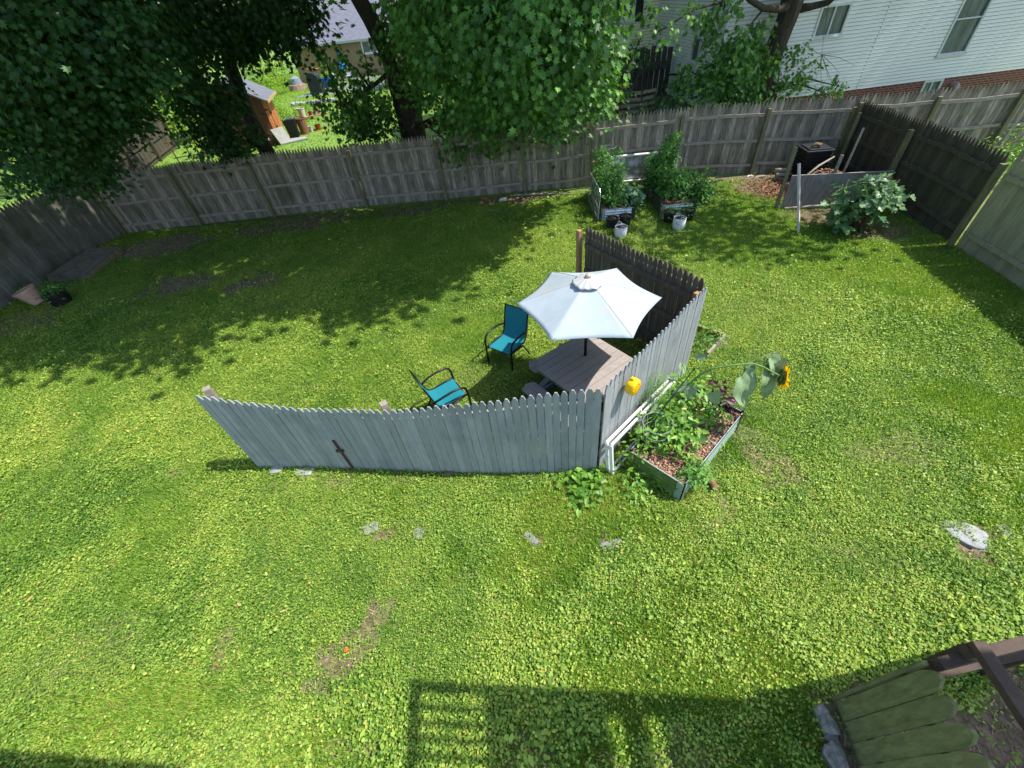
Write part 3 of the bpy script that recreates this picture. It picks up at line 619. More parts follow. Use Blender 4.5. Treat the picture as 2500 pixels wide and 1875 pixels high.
# mulch chips in the front planter
CH = leafmat('wood_chip', lin(.10, .05, .03), lin(.55, .36, .24), None, 0, .9)
n = 4200; s1 = rng.uniform(.02, .98, n); s2 = rng.uniform(.02, .98, n); P = np.array(cB)+s1[:, None]*np.array(uC)*1.62+s2[:, None]*np.array(uA)*.8; P[:, 2] = .33+rng.uniform(size=n)*.02
ang = rng.uniform(0, 6.28, n); 
tag(leaves('wood_chips', CH, [('oval', P, np.column_stack([np.cos(ang), np.sin(ang), rng.normal(size=n)*.25]), np.column_stack([rng.normal(size=n)*.3, rng.normal(size=n)*.3, np.ones(n)]), rng.uniform(.015, .04, n), rng.uniform(size=n))]), kind='stuff')
# ================================================================ plants
def stems(name, m, paths, parent, r=.006):
    mb = MB()
    for p in paths: mb.tube(p, [r*(1-.5*i/(len(p)-1)) for i in range(len(p))], 5)
    return mb.build(name, m, parent, world=True, smooth=True)
STEM = mat('green_stem', srgb('6f8f45'), srgb('55733a'), 10, .6)
STEMB = mat('brown_stem', srgb('6a5a44'), srgb('4d4233'), 10, .8)
PEP = leafmat('bright_broad_leaf', lin(.07, .20, .02), lin(.24, .44, .055), lin(.5, .45, .08), .3, .4, .4)
TOM = leafmat('tomato_leaf', lin(.04, .14, .025), lin(.15, .33, .07), lin(.3, .3, .05), .3, .55, .3)
BLUEG = leafmat('blue_green_leaf', lin(.07, .17, .09), lin(.17, .32, .17), None, .2, .5, .3)
FIGM = leafmat('fig_leaf', lin(.05, .15, .045), lin(.22, .35, .15), None, .25, .4, .45)
PURP = leafmat('purple_leaf', lin(.03, .008, .015), lin(.12, .03, .05), None, .2, .4, .4)
FERN = leafmat('feathery_leaf', lin(.06, .18, .03), lin(.2, .40, .08), None, .3, .6, .2)
SUNF = leafmat('sunflower_leaf', lin(.07, .17, .03), lin(.2, .36, .08), None, .2, .55, .25)
def bush(name, label, cat, c, rad, h, n, size, shape, m, z0=0, nst=7, group=None, droop=.2, per=10, sr=.09, sm=STEM, up=1.1, sq=.6, part='foliage', r=.006):
    """leafy plant: stems from the base into the leaf volume"""
    c = Vector(c); root = thing(name, label, cat, c, 0, group)
    P = []
    for i in range(nst):
        a = random.uniform(0, 6.28); q = c+Vector((math.cos(a)*rad*random.uniform(.2, .8), math.sin(a)*rad*random.uniform(.2, .8), h*random.uniform(.55, .98)))
        P.append([c+UP*z0+Vector((random.uniform(-.02, .02), random.uniform(-.02, .02), 0)), (c*.6+q*.4)+Vector((random.uniform(-.04, .04), random.uniform(-.04, .04), h*.1)), q])
    stems('stem', sm, P, root, r)
    cc = np.array([c.x, c.y, c.z+z0+(h-z0)*.52])
    leaves(part, m, [spray(cc, (rad, rad, (h-z0)*.5), n, size, shape, droop, per, sr, up, sq=sq)], root)
    return root
def on_bed(s, t_, z=.3): p = cB+uC*(1.62*s)+uA*(.8*t_); return (p.x, p.y, z)
bush('pepper_plant', 'bushy bright green plant filling the near end of the front planter', 'plant', on_bed(.36,.72), .3, .6, 620, .1, 'ovate', PEP, nst=10)
bush('pepper_plant', 'bright green leafy plant by the rear edge of the front planter, left of the cage', 'plant', on_bed(.10,.82), .16, .4, 150, .07, 'ovate', PEP, nst=6)
bush('squash_plant', 'big round-leaved plant in the middle of the front planter', 'plant', on_bed(.46,.62), .2, .6, 26, .17, 'heart', SUNF, nst=8, per=3, sr=.16)
bush('pepper_plant', 'small bright green plant before the purple one in the front planter', 'plant', on_bed(.78,.45), .2, .42, 170, .085, 'ovate', PEP, nst=7)
bush('amaranth', 'purple-leaved plant at the far end of the front planter', 'plant', on_bed(.96,.42), .19, .46, 120, .12, 'ovate', PURP, nst=7)
bush('pepper_plant', 'leafy green plant at the far inner corner of the front planter', 'plant', on_bed(.8,.95), .24, .62, 230, .11, 'ovate', PEP, nst=7)
bush('marigold', 'feathery green plant hanging over the near right corner of the front planter', 'plant', on_bed(.16,.0), .17, .24, 330, .06, 'ragged', FERN, nst=9, per=8, sr=.05)
bush('pepper_plant', 'thin young plant standing in the mulch near the front of the planter', 'plant', on_bed(.22,.32), .12, .34, 60, .07, 'ovate', PEP, nst=5)
bush('dill_plant', 'tall feathery green plant growing between the grey side panel and the white frames', 'plant', (1.98,3.95,0), .28, 1.05, 2600, .05, 'blade', FERN, nst=14, per=24, sr=.08, sq=1)
bush('weed_clump', 'broad-leaved green weeds at the foot of the white frames', 'plant', (1.5,2.98,0), .3, .25, 240, .09, 'ovate', PEP, nst=8)
bush('weed_clump', 'low green weeds under the right end of the front grey panel', 'plant', (.75,2.98,0), .33, .22, 240, .08, 'heart', PEP, nst=8)
bush('weed_clump', 'pale weeds growing in the low timber bed behind the side panel', 'plant', (3.55,5.75,0), .4, .3, 500, .06, 'ragged', FERN, nst=10)
# sunflower: bent stem from the planter to the right, drooping leaves, one flower
sf = thing('sunflower', 'tall bent sunflower with hanging leaves and one yellow flower leaning out of the front planter', 'sunflower', on_bed(.28,.62))
r7 = lambda x, y, z: S_(x/3.386+1400, y/3.386+800, z)
pth = [r7(600,880,.34), r7(700,720,.62), r7(800,590,.85), r7(950,470,1.12), r7(1040,395,1.3), r7(1130,340,1.42), r7(1300,312,1.5), r7(1480,295,1.52), r7(1570,325,1.48), r7(1660,375,1.42), r7(1700,395,1.38)]
sm_ = []
for i in range(len(pth)-1):
    for k in range(3): sm_.append(pth[i].lerp(pth[i+1], k/3))
sm_.append(pth[-1])
MB().tube(sm_, [.017*(1-.45*i/len(sm_)) for i in range(len(sm_))], 10).build('stem', STEM, sf, world=True, smooth=True)
def bigleaf(base, tipd, nrm, size, pet=None, curl=.5, wdt=.85):
    """one large drooping heart leaf with veins and curl, own mesh"""
    base, D, N = Vector(base), Vector(tipd).normalized(), Vector(nrm); X = D.cross(N).normalized(); N = X.cross(D); mb = MB(); k, m_ = 12, 8
    ph = random.uniform(0, 6)
    for i in range(k+1):
        s = i/k; wv = wdt*.5*size*(math.sin(math.pi*min(1, s*.93+.07)**.62))*(1-.15*s)*(1+.05*math.sin(s*40+ph)) if i < k else .0
        for j in range(-m_, m_+1):
            q = j/m_; z = abs(q)*.25*wv+math.sin(s*9+ph+q*2)*.025*size-curl*size*s*s*.35+.012*size*math.sin(abs(q)*9-s*16)
            p = base+D*(s*size-abs(q)**2*.12*size*(1-s))+X*(q*wv)+N*z; mb.v.append(tuple(p))
    nn = 2*m_+1
    for i in range(k):
        for j in range(nn-1): a = i*nn+j; mb.f.append((a, a+nn, a+nn+1, a+1))
    o = mb.build('leaf', SUNL, sf, world=True, smooth=True)
    if pet: MB().tube([pet, (Vector(pet)+base)/2+UP*.03, base], .006, 6).build('petiole', STEM, sf, world=True, smooth=True)
SUNL = mat('sunflower_big_leaf', srgb('8ea37c'), srgb('6d8760'), 12, .6, bump=.25)
dn = Vector((0, 0, -1))
for (bx_, by_, bz), (ex, ey, ez), sz, pi in (((1385,400,1.38), (1440,700,.78), .46, 7), ((1640,240,1.55), (1690,420,1.2), .34, 8), ((1640,300,1.44), (1600,620,.82), .42, 9), ((1160,530,1.1), (1180,660,.85), .25, 5), ((1090,240,1.5), (1010,240,1.48), .16, 6),
        ((985,480,1.1), (945,590,.9), .24, 4), ((1430,310,1.46), (1500,400,1.3), .26, 7), ((900,300,1.25), (890,400,1.15), .2, 3), ((830,440,1.0), (790,400,1.0), .17, 3), ((700,640,.75), (640,700,.7), .2, 2), ((800,760,.7), (830,850,.6), .24, 2), ((560,500+300,.55), (520,860,.5), .16, 1), ((940,470,1.12), (860,520,1.05), .2, 3), ((1600,225,1.6), (1580,330,1.35), .24, 8)):
    b0 = r7(bx_, by_, bz); e0 = r7(ex, ey, ez); bigleaf(b0, e0-b0, Vector((.5*math.sin(pi), -1, .45)), max(sz, (e0-b0).length), pet=pth[pi+0] if pi < 8 else pth[7], curl=.25, wdt=.62)
hd = r7(1745,415,1.28); hn = Vector((.88, -.42, .02)).normalized(); X = hn.orthogonal().normalized(); Y = hn.cross(X)
mb = MB(); k = 28
for ring, (rr, dd) in enumerate([(.02, -.05), (.06, -.045), (.085, -.01), (.085, .01), (.05, .02), (.0, .02)]):
    for j in range(k): a = 2*math.pi*j/k; mb.v.append(tuple(hd+hn*dd+(X*math.cos(a)+Y*math.sin(a))*rr))
for i in range(5):
    for j in range(k): mb.f.append((i*k+j, (i+1)*k+j, (i+1)*k+(j+1) % k, i*k+(j+1) % k))
mb.build('flower_disc', mat('flower_disc', srgb('6b7a3a'), srgb('59512a'), 40, .8, bump=.4), sf, world=True)
YP = leafmat('yellow_petal', lin(.8, .5, .0), lin(.9, .66, .01), None, .35, .5, .2)
k = 34; aa = np.linspace(0, 2*np.pi, k, endpoint=False)+rng.normal(size=k)*.05; Xn, Yn, Hn = np.array(X), np.array(Y), np.array(hn)
rad_ = np.cos(aa)[:, None]*Xn+np.sin(aa)[:, None]*Yn
leaves('petals', YP, [('ovate', np.array(hd)+rad_*.078, rad_+Hn*rng.uniform(-.2, .5, k)[:, None], np.tile(Hn, (k, 1))+rng.normal(size=(k, 3))*.2, rng.uniform(.065, .095, k), rng.uniform(size=k))], sf)
SEP = leafmat('green_sepal', lin(.04, .1, .03), lin(.1, .2, .06), None, .1); leaves('sepals', SEP, [('ovate', np.array(hd)-Hn*.03+rad_*.05, rad_-Hn*.3, np.tile(Hn, (k, 1))+rng.normal(size=(k, 3))*.3, rng.uniform(.06, .08, k), rng.uniform(size=k))], sf)
st_ = thing('plant_stake', 'dark green plant stake tied to the sunflower stem', 'stake', on_bed(.3,.6))
MB().tube([r7(560,930,.34), r7(700,725,.75), r7(1005,330,1.5)], .007, 6).build('rod', mat('green_coated_steel', srgb('1f3a30'), None, 5, .4), st_, world=True)
mb = MB(); mb.tube([r7(700,722,.74), r7(722,716,.76), r7(735,735,.72), r7(715,738,.72), r7(700,722,.74)], .004, 5); mb.build('tie', mat('teal_tie', srgb('1e8f7c'), None, 5, .5), st_, world=True)
st_ = thing('plant_stake', 'slim green stake standing bare in the mulch by the outer side of the planter', 'stake', on_bed(.5,.1))
MB().tube([r7(1075,995,.36), r7(1250,760,.8)], .005, 6).build('rod', MATS['green_coated_steel'], st_, world=True)
# tomato cage
def cage(label, c, r0, r1, h, rings=3, m=GALV):
    t_ = thing('tomato_cage', label, 'plant cage', c); c = Vector(c)
    for i in range(rings):
        s = (i+1)/rings; rr = r0+(r1-r0)*s
        MB().tube([c+Vector((rr*math.cos(a), rr*math.sin(a), h*s)) for a in [2*math.pi*j/28 for j in range(29)]], .003, 5).build('ring', m, t_, world=True)
    for j in range(4):
        a = j*math.pi/2+.4; d = Vector((math.cos(a), math.sin(a), 0)); MB().tube([c+d*r0, c+d*r1+UP*h], .003, 5).build('wire', m, t_, world=True)
cage('round wire tomato cage over the bright green plant in the front planter', on_bed(.2,.8), .12, .19, .5)
# white window frames leaning on the side panel
wf = thing('window_frame', 'pair of chipped white window frames leaning against the grey side panel', 'window frame', (1.2,3.22,0))
d = Vector((2.33,4.22,0))-Vector((1.12,3.22,0)); Ln = d.length; d.normalize(); nn = Vector((d.y, -d.x, 0))
CHIP = mat('chipped_white_paint', srgb('e9e9e6'), srgb('d5d6d2'), 20, .6, bump=.2, c3=srgb('9a9a94'), t3=.72, s3=16)
for off in (0., .07):
    b0 = Vector((1.17,3.2,0))+nn*(off+.02); top = -nn*.07; mb = []
    for p_, q_, nm in ((b0, b0+top+UP*.62, 'stile'), (b0+d*Ln, b0+d*Ln+top+UP*.62, 'stile'), (b0+top+UP*.62, b0+d*Ln+top+UP*.62, 'rail'), (b0+UP*.05, b0+d*Ln+UP*.05, 'rail'), (b0+d*Ln*.5, b0+d*Ln*.5+top+UP*.62, 'stile')):
        MB().bar(p_, q_, .028, .045, up=nn if nm == 'stile' else UP).build(nm, CHIP, wf, world=True)
# log, low timber bed
lg = A(1515,1035); l2 = A(1540,1055)
BARK = mat('log_bark', srgb('9a7a55'), srgb('5d452f'), 16, .9, (1, 1, 1), .6)
lo = thing('log', 'short brown log lying beside the outer corner of the front planter', 'log', (2.47,2.85,.06))
a, b_ = Vector((2.42,3.02,.07)), Vector((2.48,2.68,.07))
mb = MB(); mb.tube([a.lerp(b_, s)+UP*.006*math.sin(s*12) for s in np.linspace(0, 1, 9)], [.05+.008*math.sin(i*1.7) for i in range(9)], 14); mb.build('bark', BARK, lo, world=True, smooth=True)
MB().tube([b_, b_+(b_-a).normalized()*.006], .045, 14).build('cut_end', PINE, lo, world=True)
tb = thing('timber_bed', 'low weathered timber garden bed on the lawn behind the side panel', 'raised bed', (3.6,5.7,0))
for p_, q_ in (((3.25,6.45), (4.02,5.7)), ((4.02,5.7), (3.5,5.25)), ((3.25,6.45), (2.75,6.1))):
    MB().bar(Vector((*p_, .06)), Vector((*q_, .06)), .04, .12).build('board', PINE if p_[0] < 3.3 else WOODR, tb, world=True)
# ================================================================ tomatoes in the back beds, cages and pots
TR = thing('trellis', 'thin galvanised wire trellis leaning on the left side of the left raised bed', 'trellis', (3.05,11.3,0))
tp = [Vector((3.03,11.28,0)), Vector((3.12,12.9,0))]
for i in range(9):
    s = i/8; p_ = tp[0].lerp(tp[1], s); MB().tube([p_, p_+Vector((.03, 0, .95))], .005, 5).build('wire', GALV, TR, world=True)
MB().tube([tp[0]+UP*.2, tp[0]+Vector((.03,0,.85)), tp[0]+Vector((.03,.12,.95)), tp[1]+Vector((.03,0,.95))], .01, 6).build('frame_bar', GALV, TR, world=True)
for z in (.2, .5): MB().tube([tp[0]+UP*z, tp[1]+UP*z], .006, 5).build('frame_bar', GALV, TR, world=True)
def tomato(label, c, rad, h, n, z0=.3, extra=()):
    c = Vector(c); root = thing('tomato_plant', label, 'tomato plant', c, 0, 'tomato plants in the back beds'); P = []
    g = []
    for i in range(7):
        a = random.uniform(0, 6.28); q = c+Vector((math.cos(a)*rad*.6, math.sin(a)*rad*.8, h*random.uniform(.6, 1.)))
        P.append([c+UP*z0+Vector((math.cos(a)*.05, math.sin(a)*.1, 0)), c.lerp(q, .55)+Vector((random.uniform(-.05, .05), 0, 0)), q])
        for s in (.45, .7, .92):
            m_ = c.lerp(q, s); g.append(spray((m_.x, m_.y, max(m_.z, z0+.05)), rad*.42, int(n/24), .085, 'ragged', .55, 9, .07, .8))
    g.append(spray((c.x, c.y, z0+.18*h), (rad, rad*1.3, .16*h+.08), int(n*.4), .09, 'ragged', .5, 9, .08, .9))
    stems('stem', STEM, P, root, .008); leaves('foliage', TOM, g, root); return root
tomato('tall tomato plant at the back of the left raised bed', (3.75,13.1,0), .46, 1.8, 2200)
tomato('leafy tomato plant in the middle of the left raised bed', (3.6,12.3,0), .45, 1.5, 2000)
tomato('low spreading tomato plant at the front of the left raised bed', (3.65,12.0,0), .36, .7, 1100)
tomato('tall dense tomato plant at the back of the right raised bed', (5.35,13.0,0), .52, 1.85, 3000)
tomato('bushy tomato plant in the middle of the right raised bed', (5.4,12.2,0), .5, 1.3, 2200)
tomato('tomato plant at the front of the right raised bed', (5.4,11.95,0), .4, .95, 1300)
tomato('tomato plant sprawling out to the right of the right raised bed', (6.2,12.0,0), .5, .9, 1300, z0=.05)
bush('broccoli_plant', 'pale blue-green lobed plant at the right side of the left raised bed', 'plant', (4.15,11.95,0), .25, .75, 130, .17, 'fig', BLUEG, z0=.3, per=5, sr=.1)
cage('tall wire cage round the tomato at the back of the left bed', (3.75,13.1,.3), .16, .2, 1.2, 4)
cage('tall wire cage round the middle tomato in the left bed', (3.6,12.3,.3), .16, .2, 1.05, 4)
cage('tall wire cage round the tomato at the back of the right bed', (5.35,13.0,.3), .16, .2, 1.15, 4)
# big white frame on the back fence
bf = thing('window_frame', 'long white window frame leaning against the back fence behind the raised beds', 'window frame', (4.2,14.2,0))
p_, q_ = Vector((4.05,14.0,0)), Vector((6.1,13.72,0)); tv = Vector((.02,.14,0)); H_ = .92
for a, b_, nm in ((p_+UP*.18, p_+tv+UP*H_, 'stile'), (q_+UP*.18, q_+tv+UP*H_, 'stile'), (p_+tv+UP*H_, q_+tv+UP*H_, 'rail'), (p_+UP*.2, q_+UP*.2, 'rail'), (p_.lerp(q_, .12)+UP*.2, p_.lerp(q_, .12)+tv+UP*H_, 'stile'), (p_.lerp(q_, .82)+UP*.2, p_.lerp(q_, .82)+tv+UP*H_, 'stile')):
    MB().bar(a, b_, .05 if nm == 'stile' else .04, .14, up=Vector((-.13,-.99,0)) if nm == 'rail' else Vector((.99,-.13,0))).build(nm, WHITE, bf, world=True)
gl = mat('dusty_pane', srgb('8f8a86'), srgb('6f6d6c'), 5, .25, c3=srgb('c9c4c2'), t3=.55, s3=5)
MB().prism([p_.lerp(q_, .14)+tv*.3+UP*.25, p_.lerp(q_, .8)+tv*.3+UP*.25, p_.lerp(q_, .8)+tv+UP*(H_-.05), p_.lerp(q_, .14)+tv+UP*(H_-.05)], Vector((0,.004,0))).build('pane', gl, bf, world=True)
def pot(name, label, c, r0, r1, h, m, fill=SOIL, group=None, handles=False, lip=True, cat='plant pot'):
    t_ = thing(name, label, cat, c, 0, group)
    pr_ = [(0, 0), (r0, 0), (r0*1.02, .01), (r1, h)]+([(r1+.012, h), (r1+.012, h-.03)][::-1] if False else [])
    pr_ = [(0, 0), (r0, 0), (r1*.985, h*.9), (r1+.012, h*.9), (r1+.012, h), (r1-.006, h), (r1-.012, h*.86)] if lip else [(0, 0), (r0*.9, 0), (r0, .02), (r1*1.03, h*.5), (r1, h), (r1-.006, h), (r1-.01, h*.84)]
    MB().lathe(pr_, (0, 0, 0), 28).build('body', m, t_, smooth=lip is False)
    MB().lathe([(r1-.01, h*.87), (r1*.5, h*.9), (0, h*.88)], (0, 0, 0), 28).build('soil', fill, t_, smooth=True)
    if handles:
        for s in (-1, 1):
            MB().tube([(s*.06*math.cos(a)*1., s*(r1-.0)+0, h-.01+.06*math.sin(a)) for a in np.linspace(0, math.pi, 9)], .008, 6).build('handle', m, t_, smooth=True)
    return t_
FAB = mat('white_felt', srgb('dedede'), srgb('c9c9c9'), 30, .9, bump=.2)
zb = lambda x, y, z=0.: S_(x/5.185+1400, y/5.185+300, z)
def gpos(x, y, dy): p = zb(x, y); return (p.x, p.y+dy, 0)
pot('plant_pot', 'black nursery pot in front of the left raised bed, left of two', (3.34,10.98,0), .13, .165, .3, BLACKP, group='black pots')
pot('plant_pot', 'black nursery pot in front of the left raised bed, right of two', (3.73,11.02,0), .13, .165, .3, BLACKP, group='black pots')
pot('plant_pot', 'black nursery pot left of the white pot before the right raised bed', (4.93,10.88,0), .14, .175, .3, BLACKP, group='black pots')
pot('plant_pot', 'black nursery pot right of the white pot before the right raised bed', (5.42,10.86,0), .14, .175, .3, BLACKP, group='black pots')
pot('fabric_pot', 'white felt pot with empty soil on the grass before the left raised bed', (3.42,10.38,0), .15, .16, .3, FAB, lip=False, handles=True)
pot('fabric_pot', 'white felt pot with a green seedling before the right raised bed', (5.0,10.4,0), .15, .16, .32, FAB, lip=False, handles=True)
bush('seedling', 'green seedling growing in the right white felt pot', 'plant', (5.0,10.42,.27), .12, .3, 60, .07, 'ovate', TOM, nst=4)
bush('seedling', 'thin stems with few leaves in the left black pot of the left bed', 'plant', (3.34,10.98,.27), .1, .28, 14, .06, 'ovate', TOM, nst=3)
bush('seedling', 'thin stems with few leaves in the right black pot of the left bed', 'plant', (3.73,11.02,.27), .1, .28, 14, .06, 'ovate', TOM, nst=3)
bush('seedling', 'leafy plant in the black pot left of the white pot at the right bed', 'plant', (4.93,10.88,.27), .16, .3, 90, .07, 'ragged', TOM, nst=4)
bush('seedling', 'leafy plant in the black pot right of the white pot at the right bed', 'plant', (5.42,10.86,.27), .16, .36, 110, .07, 'ragged', TOM, nst=4)
PINKM = mat('pink_clay', srgb('c9a392'), srgb('b58f7f'), 8, .8)
pot('plant_pot', 'faded pink plant pot tilted by the left fence', (-12.85,11.05,.05), .17, .26, .42, PINKM)
bpy.context.view_layer.update()
pp = [o for o in COL.objects if o.name.startswith('plant_pot') and not o.parent][-1]; pp.rotation_euler = (.05, -.22, 0)
pot('plant_pot', 'large black pot with a dark leafy plant by the left fence', (-12.05,10.85,0), .22, .27, .34, BLACKP)
bush('potted_shrub', 'dark green leafy plant growing in the large black pot', 'plant', (-12.05,10.85,.28), .26, .36, 160, .1, 'ovate', TOM, nst=6)
bush('weed_clump', 'green sprouts growing in the pink pot', 'plant', (-12.9,11.05,.38), .18, .14, 120, .06, 'ovate', PEP, nst=5)
sl = thing('wooden_platform', 'low weathered wooden platform lying against the left fence', 'platform', (-12.8,13.1,0))
OLD = mat('old_mossy_boards', srgb('77725f'), srgb('4d4a3c'), 7, .9, (1, 1, 1), .3)
q4 = [Vector((-13.45,12.35,.24)), Vector((-12.2,12.2,.2)), Vector((-12.35,14.1,.2)), Vector((-13.4,14.2,.26))]
MB().prism([q4[0], q4[1], q4[2], q4[3]], Vector((0, 0, -.03))).build('deck_boards', OLD, sl, world=True)
MB().bar(q4[1]-UP*.11, q4[2]-UP*.11, .05, .17).build('edge_board', mat('pale_edge_board', srgb('8f8664'), srgb('6b6247'), 7, .9), sl, world=True)
MB().bar(q4[0]-UP*.13, q4[1]-UP*.11, .05, .17).build('edge_board', OLD, sl, world=True)
# ================================================================ compost corner
en = thing('compost_enclosure', 'grey board enclosure of the compost corner with rough posts behind the white stake', 'enclosure', (7.95,10.75,0))
p_, q_ = Vector((7.98,10.76,0)), Vector((10.42,10.36,0)); dd = (q_-p_).normalized()
mb = MB(); nb = 1
mb.prism([p_+UP*.02, q_+UP*.02, q_+UP*.8, p_+UP*.87], Vector((-.16,-.98,0))*.02); mb.build('board', mat('grey_plywood', srgb('8b8680'), srgb('635f5a'), 7, .85, (3, 3, .5), .25, c3=srgb('8e8c8a'), t3=.62), en, world=True)
MB().bar(p_+UP*.875+Vector((-.16,-.98,0))*.01, q_+UP*.805+Vector((-.16,-.98,0))*.01, .026, .012).build('top_edge', mat('pale_cut_edge', srgb('b9b2a4'), None, 8, .8), en, world=True)
MB().bar((7.9,10.82,-.05), (8.0,11.0,1.48), .09, .09).build('post', PINE if 0 else WOODG, en, world=True, bevel=.005)
MB().bar((10.38,10.5,0), (10.48,10.5,1.4), .1, .05).build('post', WOODG, en, world=True, bevel=.005)
MB().bar((8.05,10.70,.05), (9.3,10.42,.09), .12, .04).build('sill_board', WOODR, en, world=True)
MB().bar((9.35,11.0,.2), (9.4,11.05,1.12), .07, .03).build('stake', WOODR, en, world=True)
MB().bar((9.85,11.3,.0), (10.15,11.6,1.55), .05, .05).build('stake', WOODR, en, world=True)
MB().bar((10.8,12.7,0), (10.84,12.72,1.62), .09, .09).build('post', WOODG, en, world=True)
wsb = Vector((7.61,9.25,0)); wsb = S_(1951,572); o = MB().bar(wsb-UP*.05, S_(1951,399,1.42), .09, .045, up=Vector((.6,-.8,0))).build('white_stake', mat('weathered_white_post', srgb('cfc4ba'), srgb('a9a6a6'), 9, .7, (2,2,.6), .2), None, bevel=.004)
tag(o, 'pale weathered wooden stake standing alone in front of the compost boards', 'stake')
cb = thing('compost_bin', 'black slatted plastic compost bin in the back right corner', 'compost bin', (9.75,12.55,0), -.16)
mb = MB()
for i in range(10):
    z0 = .06+i*.082; s = .39-.0065*i
    mb.box((0, 0, z0), (2*s, 2*s, .055)); 
mb.box((0, 0, .43), (.64, .64, .84)); mb.build('body', BLACKP, cb, bevel=.006)
mb = MB(); mb.box((0, 0, .885), (.74, .74, .05)); mb.box((0, 0, .925), (.6, .6, .04)); mb.build('lid', mat('lid_plastic', srgb('34373b'), srgb('2a2c30'), 6, .4), cb, bevel=.012)
o = MB().tube([(9.5,12.4,.99), (9.62,12.42,1.04), (9.72,12.35,1.0)], [.03,.045,.06], 9).build('wood_chunk', BARK, None, smooth=True); tag(o, 'knotty chunk of wood lying on top of the black compost bin', 'wood')
for i, (x, y, z) in enumerate([(9.15,12.75,.07), (9.18,12.6,.08), (9.17,12.68,.19), (9.2,12.85,.2), (9.16,12.72,.3)]):
    o = MB().tube([(x-.25, y+.03*i, z), (x+.2, y, z)], [.06, .055], 9).build('firewood_log', BARK if i % 2 else WOODR, None, smooth=True); tag(o, ('bottom front','bottom middle','second layer front','second layer rear','topmost')[i]+' small log in the firewood stack left of the compost bin', 'log', 'firewood beside the compost bin')
o = MB().tube([(8.75,11.3,.55), (9.3,11.6,.72), (9.9,11.9,.8)], [.03,.03,.02], 7).build('dead_branch', WOODR, None, smooth=True); tag(o, 'bare dead branch lying on the compost heap behind the board', 'branch')
heap = thing('compost_heap', 'dark heap of twigs and dead leaves inside the board enclosure', 'compost heap', (9.5,11.4,0))
mb = MB(); 
for i in range(21):
    for j in range(21):
        x, y = i/10-1, j/10-1; mb.v.append((9.45+x*.95, 11.4+y*.75, max(-.02, .62*(1-x*x)*(1-y*y))+random.uniform(-.03, .03)))
for i in range(20):
    for j in range(20): a = i*21+j; mb.f.append((a, a+21, a+22, a+1))
mb.build('mound', SOIL, heap, world=True)
n = 900; xx = rng.uniform(-.8, .8, n); yy = rng.uniform(-.7, .7, n); ang = rng.uniform(0, 6.28, n)
leaves('litter', CH, [('oval', np.column_stack([9.45+xx*.95, 11.4+yy*.75, .62*(1-xx**2)*(1-yy**2)+.02]), np.column_stack([np.cos(ang), np.sin(ang), rng.normal(size=n)*.3]), np.column_stack([rng.normal(size=n)*.4, rng.normal(size=n)*.4, np.ones(n)]), rng.uniform(.05, .12, n), rng.uniform(size=n)*.5)], heap)
# mulch chips spilled by the bin
n = 2600; xx = 8.6+rng.normal(size=n)*.45; yy = 12.0+rng.normal(size=n)*.5; ang = rng.uniform(0, 6.28, n)
CH2 = leafmat('reddish_chip', lin(.09, .04, .025), lin(.40, .20, .12), None, 0, .9)
leaves('mulch', CH2, [('oval', np.column_stack([xx, yy, .02+rng.uniform(size=n)*.08]), np.column_stack([np.cos(ang), np.sin(ang), rng.normal(size=n)*.4]), np.column_stack([rng.normal(size=n)*.4, rng.normal(size=n)*.4, np.ones(n)]), rng.uniform(.03, .08, n), rng.uniform(size=n))], kind='stuff')
# debris along the back fence
for (px, py), r, lb, m_, s_ in (((1048,431), (.1,.06,.04), 'small orange-brown brick piece at the foot of the back fence', mat('brick_piece', srgb('a5623f'), None, 9, .9), 11), ((1087,433), (.12,.06,.05), 'white stone at the foot of the back fence', WHITE, 12), ((1640,385), (.2,.06,.04), 'pale plank end lying by the back fence left of the compost bin', WOODR, 13), ((1618,383), (.1,.04,.03), 'white plastic scrap lying by the back fence', WHITE, 14)):
    c = A(px, py); stone('stone' if s_ < 13 else 'scrap', (c.x, c.y, .03), r, lb, 'debris', s_, m_)
for a, b_, lb in (((1020,455), (1100,462), 'thin bare branch lying on the leaf litter by the back fence'), ((1110,424), (1205,420), 'grey board lying flat along the foot of the back fence'), ((1190,428), (1240,420), 'short reddish stick lying along the foot of the back fence')):
    p0, p1 = A(*a), A(*b_); brd = 'board' in lb
    o = (MB().bar(p0+UP*.04, p1+UP*.04, .12, .03) if brd else MB().tube([p0+UP*.03, (p0+p1)/2+UP*.06, p1+UP*.03], .018, 6)).build('board' if brd else 'branch', WOODR, None); tag(o, lb, 'board' if brd else 'branch')
# fig bush
fg = thing('fig_bush', 'low spreading fig bush with large lobed leaves in front of the compost boards', 'fig bush', (8.85,9.05,0))
P = []; g = []
for i in range(26):
    a = random.uniform(0, 6.28); rr = random.uniform(.15, .6)*(1+.35*math.cos(a)**2); q = Vector((8.92+math.cos(a)*rr, 9.05+math.sin(a)*rr*.75, random.uniform(.55, 1.3)-.3*rr))
    P.append([Vector((8.85+random.uniform(-.1, .1), 9.05+random.uniform(-.1, .1), 0)), Vector((8.85,9.05,0)).lerp(q, .6)+UP*.03, q])
    g.append(spray(tuple(q), .15, 11, .2, 'fig', .25, 4, .1, 1.3)); m_ = Vector((8.85,9.05,0)).lerp(q, .7); g.append(spray(tuple(m_), .15, 7, .17, 'fig', .25, 4, .1, 1.2))
stems('branch', STEMB, P, fg, .012); leaves('foliage', FIGM, g, fg)
